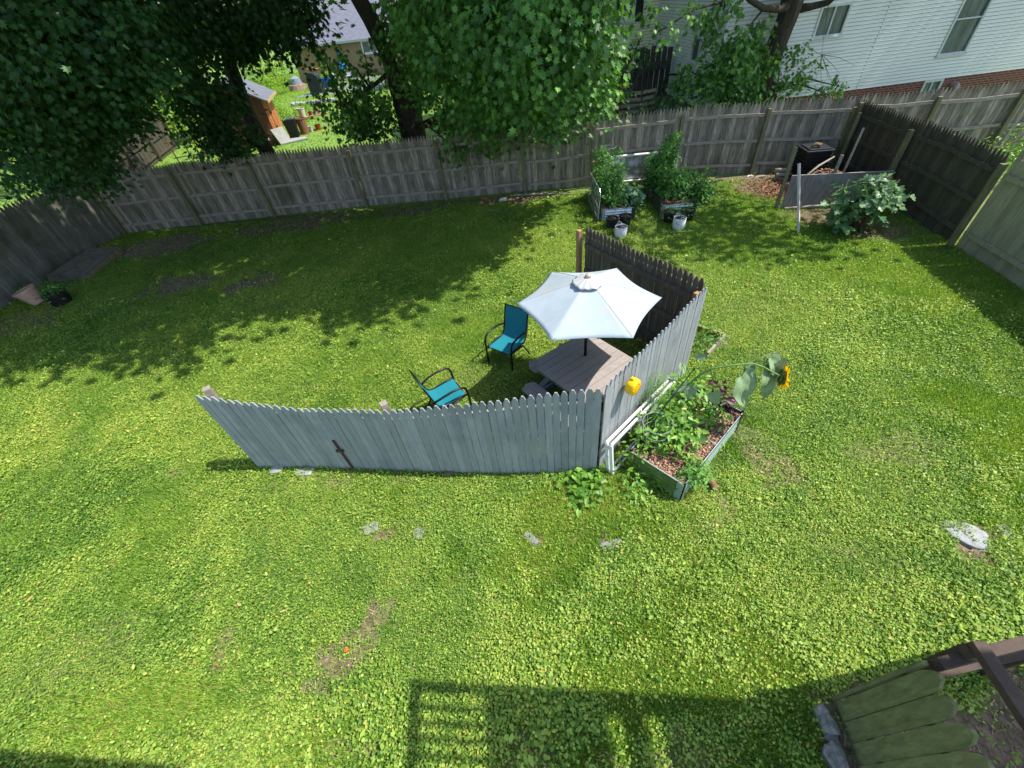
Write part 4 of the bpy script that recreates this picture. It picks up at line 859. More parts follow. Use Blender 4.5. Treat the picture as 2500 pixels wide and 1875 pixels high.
# fallen leaves and an orange scrap
DRY = leafmat('dry_fallen_leaf', lin(.45, .3, .1), lin(.6, .45, .25), None, .2, .7)
for i, ((x, y), sz, lb) in enumerate((((1610,622), .11, 'yellowed leaf lying on the grass right of the back panel'), ((66,1305), .09, 'pale dry leaf on the grass near the left edge'), ((526,1312), .07, 'slender dry leaf on the grass at the lower left'), ((1660,1260-0), .05, 'small brown leaf on the lawn below the planter'), ((1175,1657), .07, 'yellow leaf inside the barred shadow at the bottom'), ((612,1325), .06, 'tiny brown leaf right of the slender one'), ((1435,395), .06, 'pale leaf by the raised beds'))):
    c = A(x, y); a = i*1.3
    o = leaves('fallen_leaf', DRY, [('ovate', np.array([[c.x, c.y, .055]]), np.array([[math.cos(a), math.sin(a), .05]]), np.array([[.15, .1, 1.]]), np.array([sz]), np.array([i/7]))]); tag(o, lb, 'leaf')
c = A(752,1406); o = MB().box((c.x, c.y, .04), (.05, .035, .02), .5).build('plastic_scrap', mat('orange_plastic', srgb('e0622a'), None, 5, .5), None, bevel=.004); tag(o, 'small orange plastic scrap on the bare soil patch', 'scrap')
# ================================================================ fence and rails under the photographer, bottom right
MOSSF = mat('mossy_green_pickets', srgb('83865a'), srgb('5a5d3a'), 9, .85, (3, 3, .6), .35, island=.25, c3=srgb('6f674c'), t3=.66, s3=4)
BROWNW = mat('brown_timber', srgb('5e4b3e'), srgb('3d322b'), 8, .75, (1, 1, 1), .2)
f = thing('gothic_fence', 'mossy green fence of wide rounded pickets seen from straight above at the bottom right', 'fence', (2.53,.36,0))
mb = MB(); q0 = Vector((2.545,.425,0)); dv = Vector((-.16,-.987,0)); nv = Vector((.987,-.16,0))
for j in range(7): picket(mb, q0+dv*(.07+.142*j)+nv*random.uniform(-.01, .01), dv, nv, .02, 1.5+random.uniform(-.03, .03), .133, 'dome', .026, random.uniform(-.01, .01))
mb.build('picket_panel', MOSSF, f, world=True)
for z in (.35, 1.15): MB().bar(q0+nv*.045+UP*z, q0+dv*.95+nv*.045+UP*z, .045, .085).build('rail', MOSSF, f, world=True)
MB().bar(Vector((2.56,.452,0)), Vector((2.565,.452,1.42)), .03, .045, up=nv).build('post', MOSSF, f, world=True, bevel=.004)
hr = thing('handrail', 'dark brown timber handrail and beam beyond the mossy pickets at the bottom right', 'handrail', (2.75,.4,0))
MB().bar(Vector((2.62,.43,1.42)), Vector((4.6,.60,1.42)), .07, .12).build('beam', BROWNW, hr, world=True, bevel=.004)
MB().bar(Vector((2.62,.40,1.05)), Vector((4.6,.55,1.05)), .05, .1).build('beam', BROWNW, hr, world=True)
MB().bar(Vector((2.84,.50,1.6)), Vector((2.70,-.45,1.6)), .085, .06).build('top_rail', BROWNW, hr, world=True, bevel=.004)
MB().bar(Vector((2.83,.47,0)), Vector((2.83,.47,1.57)), .085, .085).build('post', BROWNW, hr, world=True)
MB().bar(Vector((4.0,.52,0)), Vector((4.0,.52,1.4)), .085, .085).build('post', BROWNW, hr, world=True)
RUB = mat('rubble_stone', srgb('b3aca0'), srgb('6f6a62'), 22, .95, bump=1.)
stone('edging_stone', (2.38,.32,.04), (.065,.095,.06), 'pale grey edging stone at the foot of the mossy pickets, upper of two', 'stone', 21, RUB)
stone('edging_stone', (2.36,.19,.03), (.05,.04,.035), 'small rubble piece between the two edging stones', 'stone', 23, RUB)
stone('edging_stone', (2.47,.35,.03), (.04,.08,.04), 'brownish edging block right against the first mossy picket', 'stone', 24, MATS['brown_stone'])
stone('edging_stone', (2.30,.07,.04), (.075,.11,.06), 'bluish edging stone at the foot of the mossy pickets, at the bottom edge', 'stone', 22, RUB)
# added deck, shaped by sun projection for the shadow on the lawn: it stands beside and behind the viewpoint, outside the picture
dk = thing('shadow_deck', 'added shadow deck with slats beside the viewpoint', 'shadow_deck', (5.5,.3,6)); zs = 6.2
def sh(x, y): return Vector((x+.61*zs, y-.05*zs, zs))
def slab(name, x0, x1, ya0, ya1, yb0, yb1, th=.05):        # quad from left (ya) to right (yb)
    MB().prism([sh(x0, ya0), sh(x1, yb0), sh(x1, yb1), sh(x0, ya1)], Vector((0, 0, -th))).build(name, BROWNW, dk, world=True)
yt = lambda x: 1.03-.155*(x+1.43)
slab('top_rail', -1.45, -.72, yt(-1.45)-.10, yt(-1.45), yt(-.72)-.10, yt(-.72))
for k in range(5): o_ = .19+k*.118; slab('shadow_slat', -1.40, -.72, yt(-1.4)-o_-.045, yt(-1.4)-o_, yt(-.72)-o_-.05, yt(-.72)-o_)
slab('end_post', -1.47, -1.38, -.6, yt(-1.45)+.01, -.6, yt(-1.38)+.01)
slab('floor', -.72, .40, -1.2, yt(-.72), -1.2, yt(.40)); slab('floor', .40, .56, yt(.42)-.2, yt(.42), yt(.53)-.2, yt(.53))
slab('floor', .56, .75, -1.2, yt(.53), -1.2, yt(.78)); slab('floor', .75, .90, yt(.78)-.18, yt(.78), yt(.86)-.18, yt(.86)); slab('floor', .90, 2.5, -1.2, yt(.86), -1.2, yt(2.5)); slab('floor', 2.5, 5.4, -1.2, .62, -1.2, .45)
eav = thing('eave', 'overhanging eave of the house behind the viewpoint', 'eave', (-1,-.2,6))
MB().prism([Vector((-3.2,.82,6.2)), Vector((.2,.29,6.2)), Vector((.2,-1.2,6.5)), Vector((-3.2,-1.2,6.5))], Vector((0,0,.08))).build('boards', BROWNW, eav, world=True)
# ================================================================ houses
def wallmesh(O, u, out, Lu, z0, z1, course, op, name, m, parent, lap=.026):
    """lap siding or flush courses with openings (u0,u1,z0,z1)"""
    mb = MB(); k = int(math.ceil((z1-z0)/course))
    for i in range(k):
        a = z0+i*course; b_ = min(z1, a+course); segs = [(0., Lu)]
        for (p0, p1, q0_, q1_) in op:
            if q0_ < (a+b_)/2 < q1_:
                ns = []
                for s0, s1 in segs:
                    if p0 > s0: ns.append((s0, min(p0, s1)))
                    if p1 < s1: ns.append((max(p1, s0), s1))
                segs = [s for s in ns if s[1]-s[0] > .01]
        for s0, s1 in segs:
            P0, P1 = O+u*s0, O+u*s1
            mb.add([P0+out*lap+UP*a, P1+out*lap+UP*a, P1+out*.002+UP*b_, P0+out*.002+UP*b_, P0+UP*a, P1+UP*a, P1+UP*b_, P0+UP*b_],
                   [(0,1,2,3), (5,4,7,6), (4,5,1,0), (3,2,6,7), (1,5,6,2), (4,0,3,7)])
    return mb.build(name, m, parent, world=True)
GLASS = mat('window_glass', srgb('6d787b'), srgb('343e42'), 2.2, .08, (2.5, 2.5, .5), spec=.8); CURT = mat('curtain', srgb('8a8480'), srgb('55504e'), 3, .8, (6, 6, .6))
def window(O, u, out, w_, parent, frame, kind='sash', curtain=True, fw=.07, sill=True):
    p0, p1, z0, z1 = w_
    root = MB()
    for a, b_ in (((p0, z0), (p0, z1)), ((p1, z0), (p1, z1))): root.bar(O+u*a[0]+UP*(z0-fw/2)+out*.01, O+u*b_[0]+UP*(z1+fw/2)+out*.01, .06, fw, up=u)
    for z in (z0, z1): root.bar(O+u*(p0+fw/2)+UP*z+out*.011, O+u*(p1-fw/2)+UP*z+out*.011, .056, fw)
    wn = root.build('window', frame, parent, world=True)
    if kind == 'sash': zm = (z0+z1)/2; bars = [((p0, zm), (p1, zm))]
    else: um = (p0+p1)/2; bars = [((um, z0), (um, z1))]
    mb = MB()
    for a, b_ in bars: mb.bar(O+u*a[0]+UP*a[1]-out*.012, O+u*b_[0]+UP*b_[1]-out*.012, .04 if kind == 'sash' else .05, .045, up=out)
    def chw(mb, nm, m):
        o = mb.build(nm, m, None); o.parent = wn; o.matrix_parent_inverse = Matrix.Translation(parent.location).inverted() @ Matrix.Identity(4) if False else Matrix.Identity(4); return o
    chw(mb, 'meeting_rail', frame)
    def quad(a, b_, c, d, off): return MB().prism([O+u*a+UP*c-out*off, O+u*b_+UP*c-out*off, O+u*b_+UP*d-out*off, O+u*a+UP*d-out*off], out*.004)
    if kind == 'sash':
        chw(quad(p0, p1, z0, (z0+z1)/2, .03), 'pane', GLASS); chw(quad(p0, p1, (z0+z1)/2, z1, .045), 'pane', GLASS)
    else:
        chw(quad(p0, (p0+p1)/2, z0, z1, .03), 'pane', GLASS); chw(quad((p0+p1)/2, p1, z0, z1, .03), 'pane', GLASS)
    if sill: mb = MB().bar(O+u*(p0-.07)+UP*(z0-fw*.6)+out*.04, O+u*(p1+.07)+UP*(z0-fw*.6)+out*.04, .11, .03); chw(mb, 'sill', frame)
    return wn
def sidingmat(name, c, lap_shade, z0, course):
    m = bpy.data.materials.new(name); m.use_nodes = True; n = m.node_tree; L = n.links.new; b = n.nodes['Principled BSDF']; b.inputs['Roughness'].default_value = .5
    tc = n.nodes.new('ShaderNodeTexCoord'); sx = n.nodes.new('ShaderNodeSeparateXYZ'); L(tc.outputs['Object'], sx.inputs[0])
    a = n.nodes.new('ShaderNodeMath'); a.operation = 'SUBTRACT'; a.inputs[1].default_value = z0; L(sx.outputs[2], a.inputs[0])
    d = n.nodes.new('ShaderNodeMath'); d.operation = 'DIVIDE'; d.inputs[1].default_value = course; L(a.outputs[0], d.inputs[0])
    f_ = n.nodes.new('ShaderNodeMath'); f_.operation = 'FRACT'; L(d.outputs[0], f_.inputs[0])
    cr = n.nodes.new('ShaderNodeValToRGB'); cr.color_ramp.elements[0].position = .76; cr.color_ramp.elements[1].position = .9; cr.color_ramp.elements[0].color = c; cr.color_ramp.elements[1].color = lap_shade  # shade and grime under each lap put into the colour as a dark band
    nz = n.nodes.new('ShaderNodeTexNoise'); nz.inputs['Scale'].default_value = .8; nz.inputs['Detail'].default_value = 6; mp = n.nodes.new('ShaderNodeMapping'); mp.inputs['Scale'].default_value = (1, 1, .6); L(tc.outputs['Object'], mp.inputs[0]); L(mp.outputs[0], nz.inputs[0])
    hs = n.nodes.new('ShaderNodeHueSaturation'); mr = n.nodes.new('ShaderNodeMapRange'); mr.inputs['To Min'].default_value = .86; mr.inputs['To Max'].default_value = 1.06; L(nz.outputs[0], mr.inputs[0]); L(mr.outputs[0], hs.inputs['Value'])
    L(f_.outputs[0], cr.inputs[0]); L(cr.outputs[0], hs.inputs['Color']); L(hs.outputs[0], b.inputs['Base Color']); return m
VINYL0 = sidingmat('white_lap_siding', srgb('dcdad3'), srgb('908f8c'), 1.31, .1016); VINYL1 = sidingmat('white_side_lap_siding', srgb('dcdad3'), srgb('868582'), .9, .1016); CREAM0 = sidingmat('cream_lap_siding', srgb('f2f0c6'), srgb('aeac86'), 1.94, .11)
VINYL = mat('white_vinyl_siding', srgb('e3e5e8'), srgb('d9dce0'), 2, .45, bump=.02); CREAM = mat('cream_vinyl_siding', srgb('dcdcb2'), srgb('d2d2a6'), 2, .5)
FRG = mat('window_frame_grey_white', srgb('c9cbca'), srgb('b5b7b6'), 8, .5); FRW = mat('window_frame_white', srgb('e4e6e6'), None, 8, .5)
def brickmat():
    m = bpy.data.materials.new('red_brick'); m.use_nodes = True; n = m.node_tree; L = n.links.new; b = n.nodes['Principled BSDF']; b.inputs['Roughness'].default_value = .9
    tc = n.nodes.new('ShaderNodeTexCoord'); sx = n.nodes.new('ShaderNodeSeparateXYZ'); cx = n.nodes.new('ShaderNodeCombineXYZ'); ad = n.nodes.new('ShaderNodeMath'); ad.operation = 'ADD'
    L(tc.outputs['Object'], sx.inputs[0]); L(sx.outputs[0], ad.inputs[0]); L(sx.outputs[1], ad.inputs[1]); L(ad.outputs[0], cx.inputs[0]); L(sx.outputs[2], cx.inputs[1])
    bt = n.nodes.new('ShaderNodeTexBrick'); bt.inputs['Scale'].default_value = 1; bt.inputs['Brick Width'].default_value = .21; bt.inputs['Row Height'].default_value = .072; bt.inputs['Mortar Size'].default_value = .008
    bt.inputs['Color1'].default_value = srgb('7d3b30'); bt.inputs['Color2'].default_value = srgb('5e2a24'); bt.inputs['Mortar'].default_value = srgb('8d7f70'); L(cx.outputs[0], bt.inputs['Vector'])
    L(bt.outputs[0], b.inputs['Base Color']); return m
BRICK = brickmat()
D_H = 17.5
wu = Vector((1, -.03, 0)).normalized(); wo = Vector((-.03, -1, 0)).normalized()
def hp(px, py):
    r = cam2world(np.array([px-1250, py-937.5, Fp])); t_ = (D_H-.25)/(r[1]+.03*r[0]); return Vector(r*t_+[0, 0, HC])
N0 = hp(1735, 258); O = Vector((N0.x, N0.y, 0)); uc = lambda p: (p-O).dot(wu)
ho = thing('white_house', 'white vinyl sided house on a red brick base behind the back fence', 'house', O)
zb0 = 1.31
a1, a2 = hp(1984,92), hp(2046,97); w1 = (uc(a1), uc(a2)+.02, a1.z, hp(2081,7).z)
b1, b2 = hp(2288,135), hp(2350,134); w2 = (uc(b1), uc(b2), b1.z, b1.z+1.85)
w3 = (uc(hp(1850,60)), uc(hp(1850,60))+.7, 4.6, 5.6)
LW = 15.
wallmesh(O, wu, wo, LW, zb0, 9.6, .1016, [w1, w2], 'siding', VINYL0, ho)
g1 = hp(2249,219); g2 = hp(2300,196); wbm = (uc(g1), uc(g2), .85, 1.27)
wallmesh(O, wu, wo, LW, -.3, zb0-.005, .4, [wbm], 'brick_base', BRICK, ho, lap=-.02)
MB().bar(O+wu*uc(hp(2091,214))+UP*zb0+wo*.012, O+wu*uc(hp(2091,214))+UP*9.6+wo*.012, .02, .03, up=wu).build('siding_joint', FRG, ho, world=True)
window(O, wu, wo, w1, ho, FRG, 'slide'); window(O, wu, wo, w2, ho, FRG, 'sash')
window(O, wu, wo, wbm, ho, FRG, 'slide', sill=False)
MB().tube([O+wu*(uc(hp(2328,200)))+UP*1.05-wo*.1, O+wu*(uc(hp(2328,200)))+UP*1.05+wo*.18, O+wu*(uc(hp(2328,200)))+UP*.9+wo*.26], .11, 16).build('vent_hood', mat('vent_pink_grey', srgb('9d8a88'), None, 8, .6), ho, world=True)
MB().box(tuple(O+wu*LW/2-wo*4+UP*4.7), (LW-.06, 7.9, 9.8), math.atan2(wu.y, wu.x)).build('inner_walls', FRG, ho, world=True)
# side wall
su = -wo; so_ = -wu
def hs(px, py):
    r = cam2world(np.array([px-1250, py-937.5, Fp])); den = r.dot(np.array(so_)) if hasattr(r, 'dot') else 0
    t_ = ((np.array(O)-np.array([0, 0, HC])).dot(np.array(so_)))/den; return Vector(r*t_+[0, 0, HC])
us = lambda p: (p-O).dot(su)
sLen = 8.
c1, c2 = hs(1686,152), hs(1703,152); w4 = (us(c1), us(c2), hs(1695,150).z, hs(1713,30).z)
if w4[0] > w4[1]: w4 = (w4[1], w4[0], w4[2], w4[3])
print('side window', w4, 'far corner', us(hs(1590,0)), 'O', O)
sLen = max(3., min(12., us(hs(1590,20))))
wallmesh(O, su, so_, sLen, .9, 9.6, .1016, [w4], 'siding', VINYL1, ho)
wallmesh(O, su, so_, sLen, -.3, .895, .4, [], 'brick_base', BRICK, ho, lap=-.02)
window(O, su, so_, w4, ho, FRG, 'sash')
MB().bar(O+UP*.9+(wo+so_)*.01, O+UP*9.6+(wo+so_)*.01, .06, .06).build('corner_trim', VINYL, ho, world=True)
MB().bar(O+su*sLen+UP*.9+so_*.01, O+su*sLen+UP*9.6+so_*.01, .06, .06).build('corner_trim', VINYL, ho, world=True)
SHG = mat('grey_shingles', srgb('6f7279'), srgb('5a5d64'), 3, .9, bump=.1)
cA = O-wu*.4+wo*.06; rz_ = [cA+UP*9.6, cA+wu*(LW+.8)+UP*9.6, cA+wu*(LW+.8)+su*4.6+UP*12.4, cA+su*4.6+UP*12.4, cA+wu*(LW+.8)+su*9.2+UP*9.6, cA+su*9.2+UP*9.6]
MB().add([rz_[i]+UP*z for z in (0, .12) for i in range(6)], [(0,1,2,3), (3,2,4,5), (9,8,7,6), (11,10,8,9), (0,6,7,1), (5,4,10,11), (0,3,9,6), (3,5,11,9), (1,7,8,2), (2,8,10,4)]).build('roof', SHG, ho, world=True)
# cream house behind
ch = thing('cream_house', 'pale yellow sided house with black shuttered window between the trees and the white house', 'house', (4,24,0))
CO = Vector((1.0,24.3,0)); 
def hc(px, py):
    r = cam2world(np.array([px-1250, py-937.5, Fp])); t_ = (24.3+.03*CO.x)/(r[1]+.03*r[0]); return Vector(r*t_+[0, 0, HC])
ucc = lambda p: (p-CO).dot(wu)
zc_ = lambda x, y: (x/4.424+1400, y/4.424)
q1, q2 = hc(*zc_(515,240)), hc(*zc_(640,220)); q1t = hc(*zc_(520,0)); w5 = (ucc(q1), ucc(q2), q1.z+.05, q1.z+1.45)
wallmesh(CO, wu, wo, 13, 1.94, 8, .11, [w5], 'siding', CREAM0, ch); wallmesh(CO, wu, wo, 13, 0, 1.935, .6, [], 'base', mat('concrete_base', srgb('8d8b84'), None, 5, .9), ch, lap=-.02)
window(CO, wu, wo, w5, ch, FRW, 'sash', fw=.1)
SHUT = mat('black_shutter', srgb('23252a'), srgb('191a1e'), 20, .5)
for a in (w5[0]-.42, w5[1]+.08):
    mb = MB(); mb.prism([CO+wu*a+UP*(w5[2]-.1)+wo*.014, CO+wu*(a+.34)+UP*(w5[2]-.1)+wo*.014, CO+wu*(a+.34)+UP*(w5[3]+.05)+wo*.014, CO+wu*a+UP*(w5[3]+.05)+wo*.014], wo*.03)
    for k in range(16): mb.bar(CO+wu*(a+.05)+UP*(w5[2]+k*.09)+wo*.05, CO+wu*(a+.29)+UP*(w5[2]+k*.09)+wo*.05, .012, .05)
    mb.build('shutter', SHUT, ch, world=True)
MB().box(tuple(CO+wu*6.5-wo*3.1+UP*4), (12.9, 6, 7.9), math.atan2(wu.y, wu.x)).build('inner_walls', CREAM, ch, world=True)
MB().prism([CO-wu*.3+wo*.4+UP*8, CO+wu*13.3+wo*.4+UP*8, CO+wu*13.3-wo*3+UP*9.6, CO-wu*.3-wo*3+UP*9.6], UP*.15).build('roof', SHG, ch, world=True)
# dim porch, pallet box and things in the passage
DKW = mat('dim_old_timber', srgb('5f5a50'), srgb('3d3a33'), 8, .85, (1, 1, 1), .2)
po = thing('porch', 'dark timber porch with steps in the shade left of the white house', 'porch', (7.6,19,0))
a = Vector((6.2,17.8,0)); 
for k in range(9): MB().bar(a+Vector((0,.0+k*.42,1.1)), a+Vector((2.4,-.1+k*.42,1.1)), .40, .04).build('floor_board', DKW, po, world=True)
MB().bar(a+Vector((0,-.2,1.0)), a+Vector((2.4,-.32,1.0)), .04, .2).build('rim_board', DKW, po, world=True)
for x in (0, .8, 1.6, 2.35):
    MB().bar(a+Vector((x,-.15,0)), a+Vector((x,-.15,1.0)), .1, .1).build('post', DKW, po, world=True)
for k in range(4): MB().bar(a+Vector((-.2,1.5+k*.5,0)), a+Vector((-.2,1.5+k*.5,2.1)), .09, .09).build('post', DKW, po, world=True)
for k in range(13): MB().bar(a+Vector((-.6+k*.24,3.6,0)), a+Vector((-.6+k*.24,3.6,2.75+.1*(k%2))), .2, .03, up=Vector((0,1,0))).build('screen_board', DKW, po, world=True)
for z in (1.5, 2.0): MB().bar(a+Vector((-.2,1.4,z)), a+Vector((-.2,3.5,z)), .04, .1).build('rail', DKW, po, world=True)
MB().bar(a+Vector((-.2,3.5,2.2)), a+Vector((2.2,3.4,2.2)), .06, .3).build('rail', DKW, po, world=True)
pb = thing('pallet_box', 'grey slatted pallet box standing on the dark porch', 'crate', (6.2,17.6,1.13)); c0 = Vector((5.25,17.55,1.15))
for k in range(5):
    z = .08+k*.19
    MB().bar(c0+UP*z, c0+Vector((.75,-.3,z)), .02, .1).build('slat', WOODR, pb, world=True); MB().bar(c0+Vector((.76,-.3,z)), c0+Vector((1.35,-.05,z)), .02, .1).build('slat', WOODR, pb, world=True)
for d_ in (Vector((0,0,0)), Vector((.76,-.28,0)), Vector((1.33,-.03,0))): MB().bar(c0+d_, c0+d_+UP*.95, .06, .06).build('corner_post', DKW, pb, world=True)
MB().box(tuple(c0+Vector((.7,.1,-.6))), (1.7,1.0,1.1)).build('plinth', DKW, pb, world=True)
lf = thing('leaning_frame', 'dark narrow frame leaning against the side of the white house', 'frame', (7.3,17.8,1.1)); q = W(1405,205,18); q2 = W(1427,140,18)
d_ = wu*.0+Vector((.45,-.35,0)); p0 = Vector((6.95,18.2,1.13)); tp_ = Vector((.25,.05,1.15))
for a_, b_ in ((p0, p0+tp_), (p0+d_, p0+d_+tp_), (p0+tp_, p0+d_+tp_)): MB().bar(a_, b_, .05, .06).build('bar', BLACKP, lf, world=True)
tp = thing('tarpaulin', 'crumpled dusty tarpaulin lying on the porch below the leaning frame', 'tarpaulin', (7.1,17.7,1.15)); mb = MB()
for i in range(13):
    for j in range(13): mb.v.append((6.6+i*.085, 17.35+j*.06, 1.16+.13*math.sin(i*1.3+j*.7)*math.cos(j*1.1)+.16*math.sin(math.pi*i/12)*math.sin(math.pi*j/12)))
for i in range(12):
    for j in range(12): a = i*13+j; mb.f.append((a, a+13, a+14, a+1))
mb.build('sheet', mat('dusty_tarp', srgb('8b9594'), srgb('5d6665'), 5, .6), tp, world=True, smooth=True)
# ---------------------------------------------------------------- far garden: garage, shed, things on the lawn
ga = thing('garage', 'tan garage with a grey shingle roof far across the neighbouring garden', 'garage', (-18.8,58.4,0))
gu = Vector((.978,-.208,0)); gn = Vector((-.208,-.978,0)); GO = Vector((-18.9,58.4,0)); TAN = mat('tan_siding', srgb('a18a66'), srgb('8b7555'), 3, .8, (6, 6, .5), .1)
def hg(px, py):
    r = cam2world(np.array([px-1250, py-937.5, Fp])); t_ = (np.array(GO)-np.array([0, 0, HC])).dot(np.array(gn))/r.dot(np.array(gn)); return Vector(r*t_+[0, 0, HC])
q = hg(886,112); w6 = ((q-GO).dot(gu)-.1, (q-GO).dot(gu)+1.5, 1.9, 2.9); print('garage win', w6)
wallmesh(GO, gu, gn, 14, 0, 3.1, .3, [w6], 'wall', TAN, ga, lap=.0); window(GO, gu, gn, w6, ga, FRW, 'slide', fw=.16)
MB().box(tuple(GO+gu*7-gn*3.6+UP*1.65), (13.9, 7, 3.2), math.atan2(gu.y, gu.x)).build('inner_walls', TAN, ga, world=True)
cA = GO-gu*1.1+gn*.5
SHR = mat('lilac_grey_shingles', srgb('7c7c88'), srgb('656672'), 2.5, .9, (1, 1, 3), .1)
MB().prism([cA+UP*3.0, cA+gu*16.4+UP*3.0, cA+gu*15.8-gn*5.2+UP*6.5, cA+gu*1.4-gn*5.2+UP*6.5], UP*.12).build('roof', SHR, ga, world=True)
MB().prism([cA+gu*1.4-gn*5.2+UP*6.5, cA+gu*15.8-gn*5.2+UP*6.5, cA+gu*16.4-gn*9+UP*3.35, cA-gn*9+UP*3.35], UP*.12).build('roof', SHR, ga, world=True)
MB().bar(cA+gn*.06+UP*3.03, cA+gn*.06+gu*16.4+UP*3.03, .12, .2).build('gutter', mat('pale_gutter', srgb('b9c2b4'), None, 8, .6), ga, world=True)
shd = thing('garden_shed', 'orange-brown wooden shed with a grey roof beyond the back fence', 'shed', (-11.46,27.8,0))
sB = Vector((-11.5,27.8,0)); sv = Vector((-.22,.975,0)); sn = Vector((.975,.22,0)); OR = mat('orange_stained_boards', srgb('c07a45'), srgb('9c5d33'), 5, .7, (4, 4, .5), .2); BRN = mat('brown_boards', srgb('6d4532'), srgb('4e3226'), 6, .8, (4, 4, .5), .2)
wallmesh(sB, sv, sn, 3.5, 0, 2.15, .5, [], 'front_wall', OR, shd, lap=0.)
MB().prism([sB+sn*.0, sB-sn*3.2, sB-sn*3.2+UP*2.15, sB-sn*1.6+UP*3.1, sB+UP*2.15], sv*.06).build('gable_wall', BRN, shd, world=True)
MB().prism([sB+sv*3.44, sB-sn*3.2+sv*3.44, sB-sn*3.2+sv*3.44+UP*2.15, sB-sn*1.6+sv*3.44+UP*3.1, sB+sv*3.44+UP*2.15], sv*.06).build('gable_wall', BRN, shd, world=True)
dr = MB().prism([sB+sv*1.1+sn*.01, sB+sv*2.1+sn*.01, sB+sv*2.1+sn*.01+UP*1.95, sB+sv*1.1+sn*.01+UP*1.95], sn*.04).build('door', OR, shd, world=True)
for z in (.5, 1.2): MB().box(tuple(sB+sv*1.2+sn*.06+UP*(z+.2)), (.03, .3, .09), math.atan2(sn.y, sn.x)).build('hinge', BLACKM, shd, world=True)
for v_ in (.35, 2.35): MB().bar(sB+sv*v_+sn*.015, sB+sv*v_+sn*.015+UP*2.1, .04, .12, up=sv).build('trim_board', OR, shd, world=True)
ea = sB+sn*.35-sv*.3
MB().prism([ea+UP*2.02, ea+sv*4.1+UP*2.02, ea+sv*4.1-sn*1.95+UP*3.15, ea-sn*1.95+UP*3.15], UP*.07).build('roof', SHG, shd, world=True)
MB().prism([ea-sn*1.95+UP*3.15, ea+sv*4.1-sn*1.95+UP*3.15, ea+sv*4.1-sn*3.9+UP*2.02, ea-sn*3.9+UP*2.02], UP*.07).build('roof', SHG, shd, world=True)
MB().bar(ea+sn*.02+UP*2.04, ea+sn*.02+sv*4.1+UP*2.04, .04, .13).build('fascia', mat('tan_fascia', srgb('b59a6c'), None, 8, .7), shd, world=True)
o = MB().prism([Vector((-11.3,27.4,0)), Vector((-11.0,28.3,0)), Vector((-11.25,28.4,.75)), Vector((-11.6,27.5,.8))], Vector((.05,-.01,0))).build('grey_panel', mat('pale_grey_panel', srgb('999993'), srgb('85857f'), 4, .7), None); tag(o, 'pale grey panel leaning at the near corner of the orange shed', 'panel')
o = MB().prism([Vector((-11.3,27.4,.02)), Vector((-9.9,28.1,.02)), Vector((-10.3,28.7,.02)), Vector((-11.2,28.5,.02))], Vector((0,0,.06))).build('slab', STONE, None); tag(o, 'flat slab on the ground before the orange shed', 'slab')
bn = thing('dustbin', 'black square bin standing beside the orange shed', 'bin', (-11.0,29.2,0), .2)
MB().add([(-.25,-.25,0),(.25,-.25,0),(.25,.25,0),(-.25,.25,0),(-.33,-.33,.95),(.33,-.33,.95),(.33,.33,.95),(-.33,.33,.95),(-.28,-.28,.95),(.28,-.28,.95),(.28,.28,.95),(-.28,.28,.95),(-.22,-.22,.1),(.22,-.22,.1),(.22,.22,.1),(-.22,.22,.1)], [(3,2,1,0),(0,1,5,4),(1,2,6,5),(2,3,7,6),(3,0,4,7),(4,5,9,8),(5,6,10,9),(6,7,11,10),(7,4,8,11),(8,9,13,12),(9,10,14,13),(10,11,15,14),(11,8,12,15),(12,13,14,15)]).build('body', BLACKP, bn)
mb = MB(); mb.lathe([(.33,.95),(.36,.96),(.36,.9),(.33,.9)], seg=4, ang=math.pi/4); mb.build('rim', mat('bin_rim_grey', srgb('9aa0a0'), None, 5, .5), bn)
bn = thing('dustbin', 'round brown bin between the black bin and the potting table', 'bin', (-10.55,29.8,0))
MB().lathe([(0,0),(.24,0),(.3,.8),(.33,.8),(.33,.84),(.28,.84),(.25,.2),(0,.2)]).build('body', mat('brown_bin', srgb('8a5f4e'), None, 5, .5), bn, smooth=False)
bt = thing('potting_table', 'rough wooden potting table with clutter on the lawn beyond the fence', 'table', (-10.0,30.6,0), .35)
MB().box((0,0,.76), (1.7,.6,.06)).build('top', PINE, bt)
for s in (-1,1):
    for t_ in (-1,1): MB().bar((s*.5,t_*.2,.74), (s*.75,t_*.25,0), .06, .05).build('leg', WOODR, bt)
for i, (x, y, z, r, h, c, lb) in enumerate(((-.55,0,.79,.22,.45,'c9c6b4','pale bucket'), (-.1,.05,.79,.12,.2,'8d3a2c','dark red pot'), (.15,-.05,.79,.1,.16,'4f5a66','slate pot'), (.45,.05,.79,.13,.28,'c9a988','beige pot'), (.05,-.2,.0,.18,.3,'a3392c','red bucket under'), (-.4,-.3,0,.13,.3,'c7c4ba','white pot under'))):
    q = bt.matrix_basis @ Vector((x, y, z)) if False else Vector((-10.0+x*math.cos(.35)-y*math.sin(.35), 30.6+x*math.sin(.35)+y*math.cos(.35), z))
    pot('plant_pot', lb+(' the potting table' if 'under' in lb else ' standing on the potting table'), q, r*.75, r, h, mat('pot_'+c, srgb(c), None, 6, .6))
gr = thing('grill', 'barbecue under a black fitted cover on the far lawn', 'grill', (-14.35,47.8,0), -.2)
mb = MB(); pr = [(-.62,0),(-.6,1.0),(-.5,1.35),(-.28,1.52),(0,1.58),(.28,1.52),(.5,1.35),(.6,1.0),(.62,0)]
mb.prism([Vector((x,-.35,z)) for x, z in pr][::-1], Vector((0,.7,0))); mb.build('cover', mat('black_cover', srgb('2b2d33'), srgb('1f2126'), 3, .45, bump=.3), gr, bevel=.05)
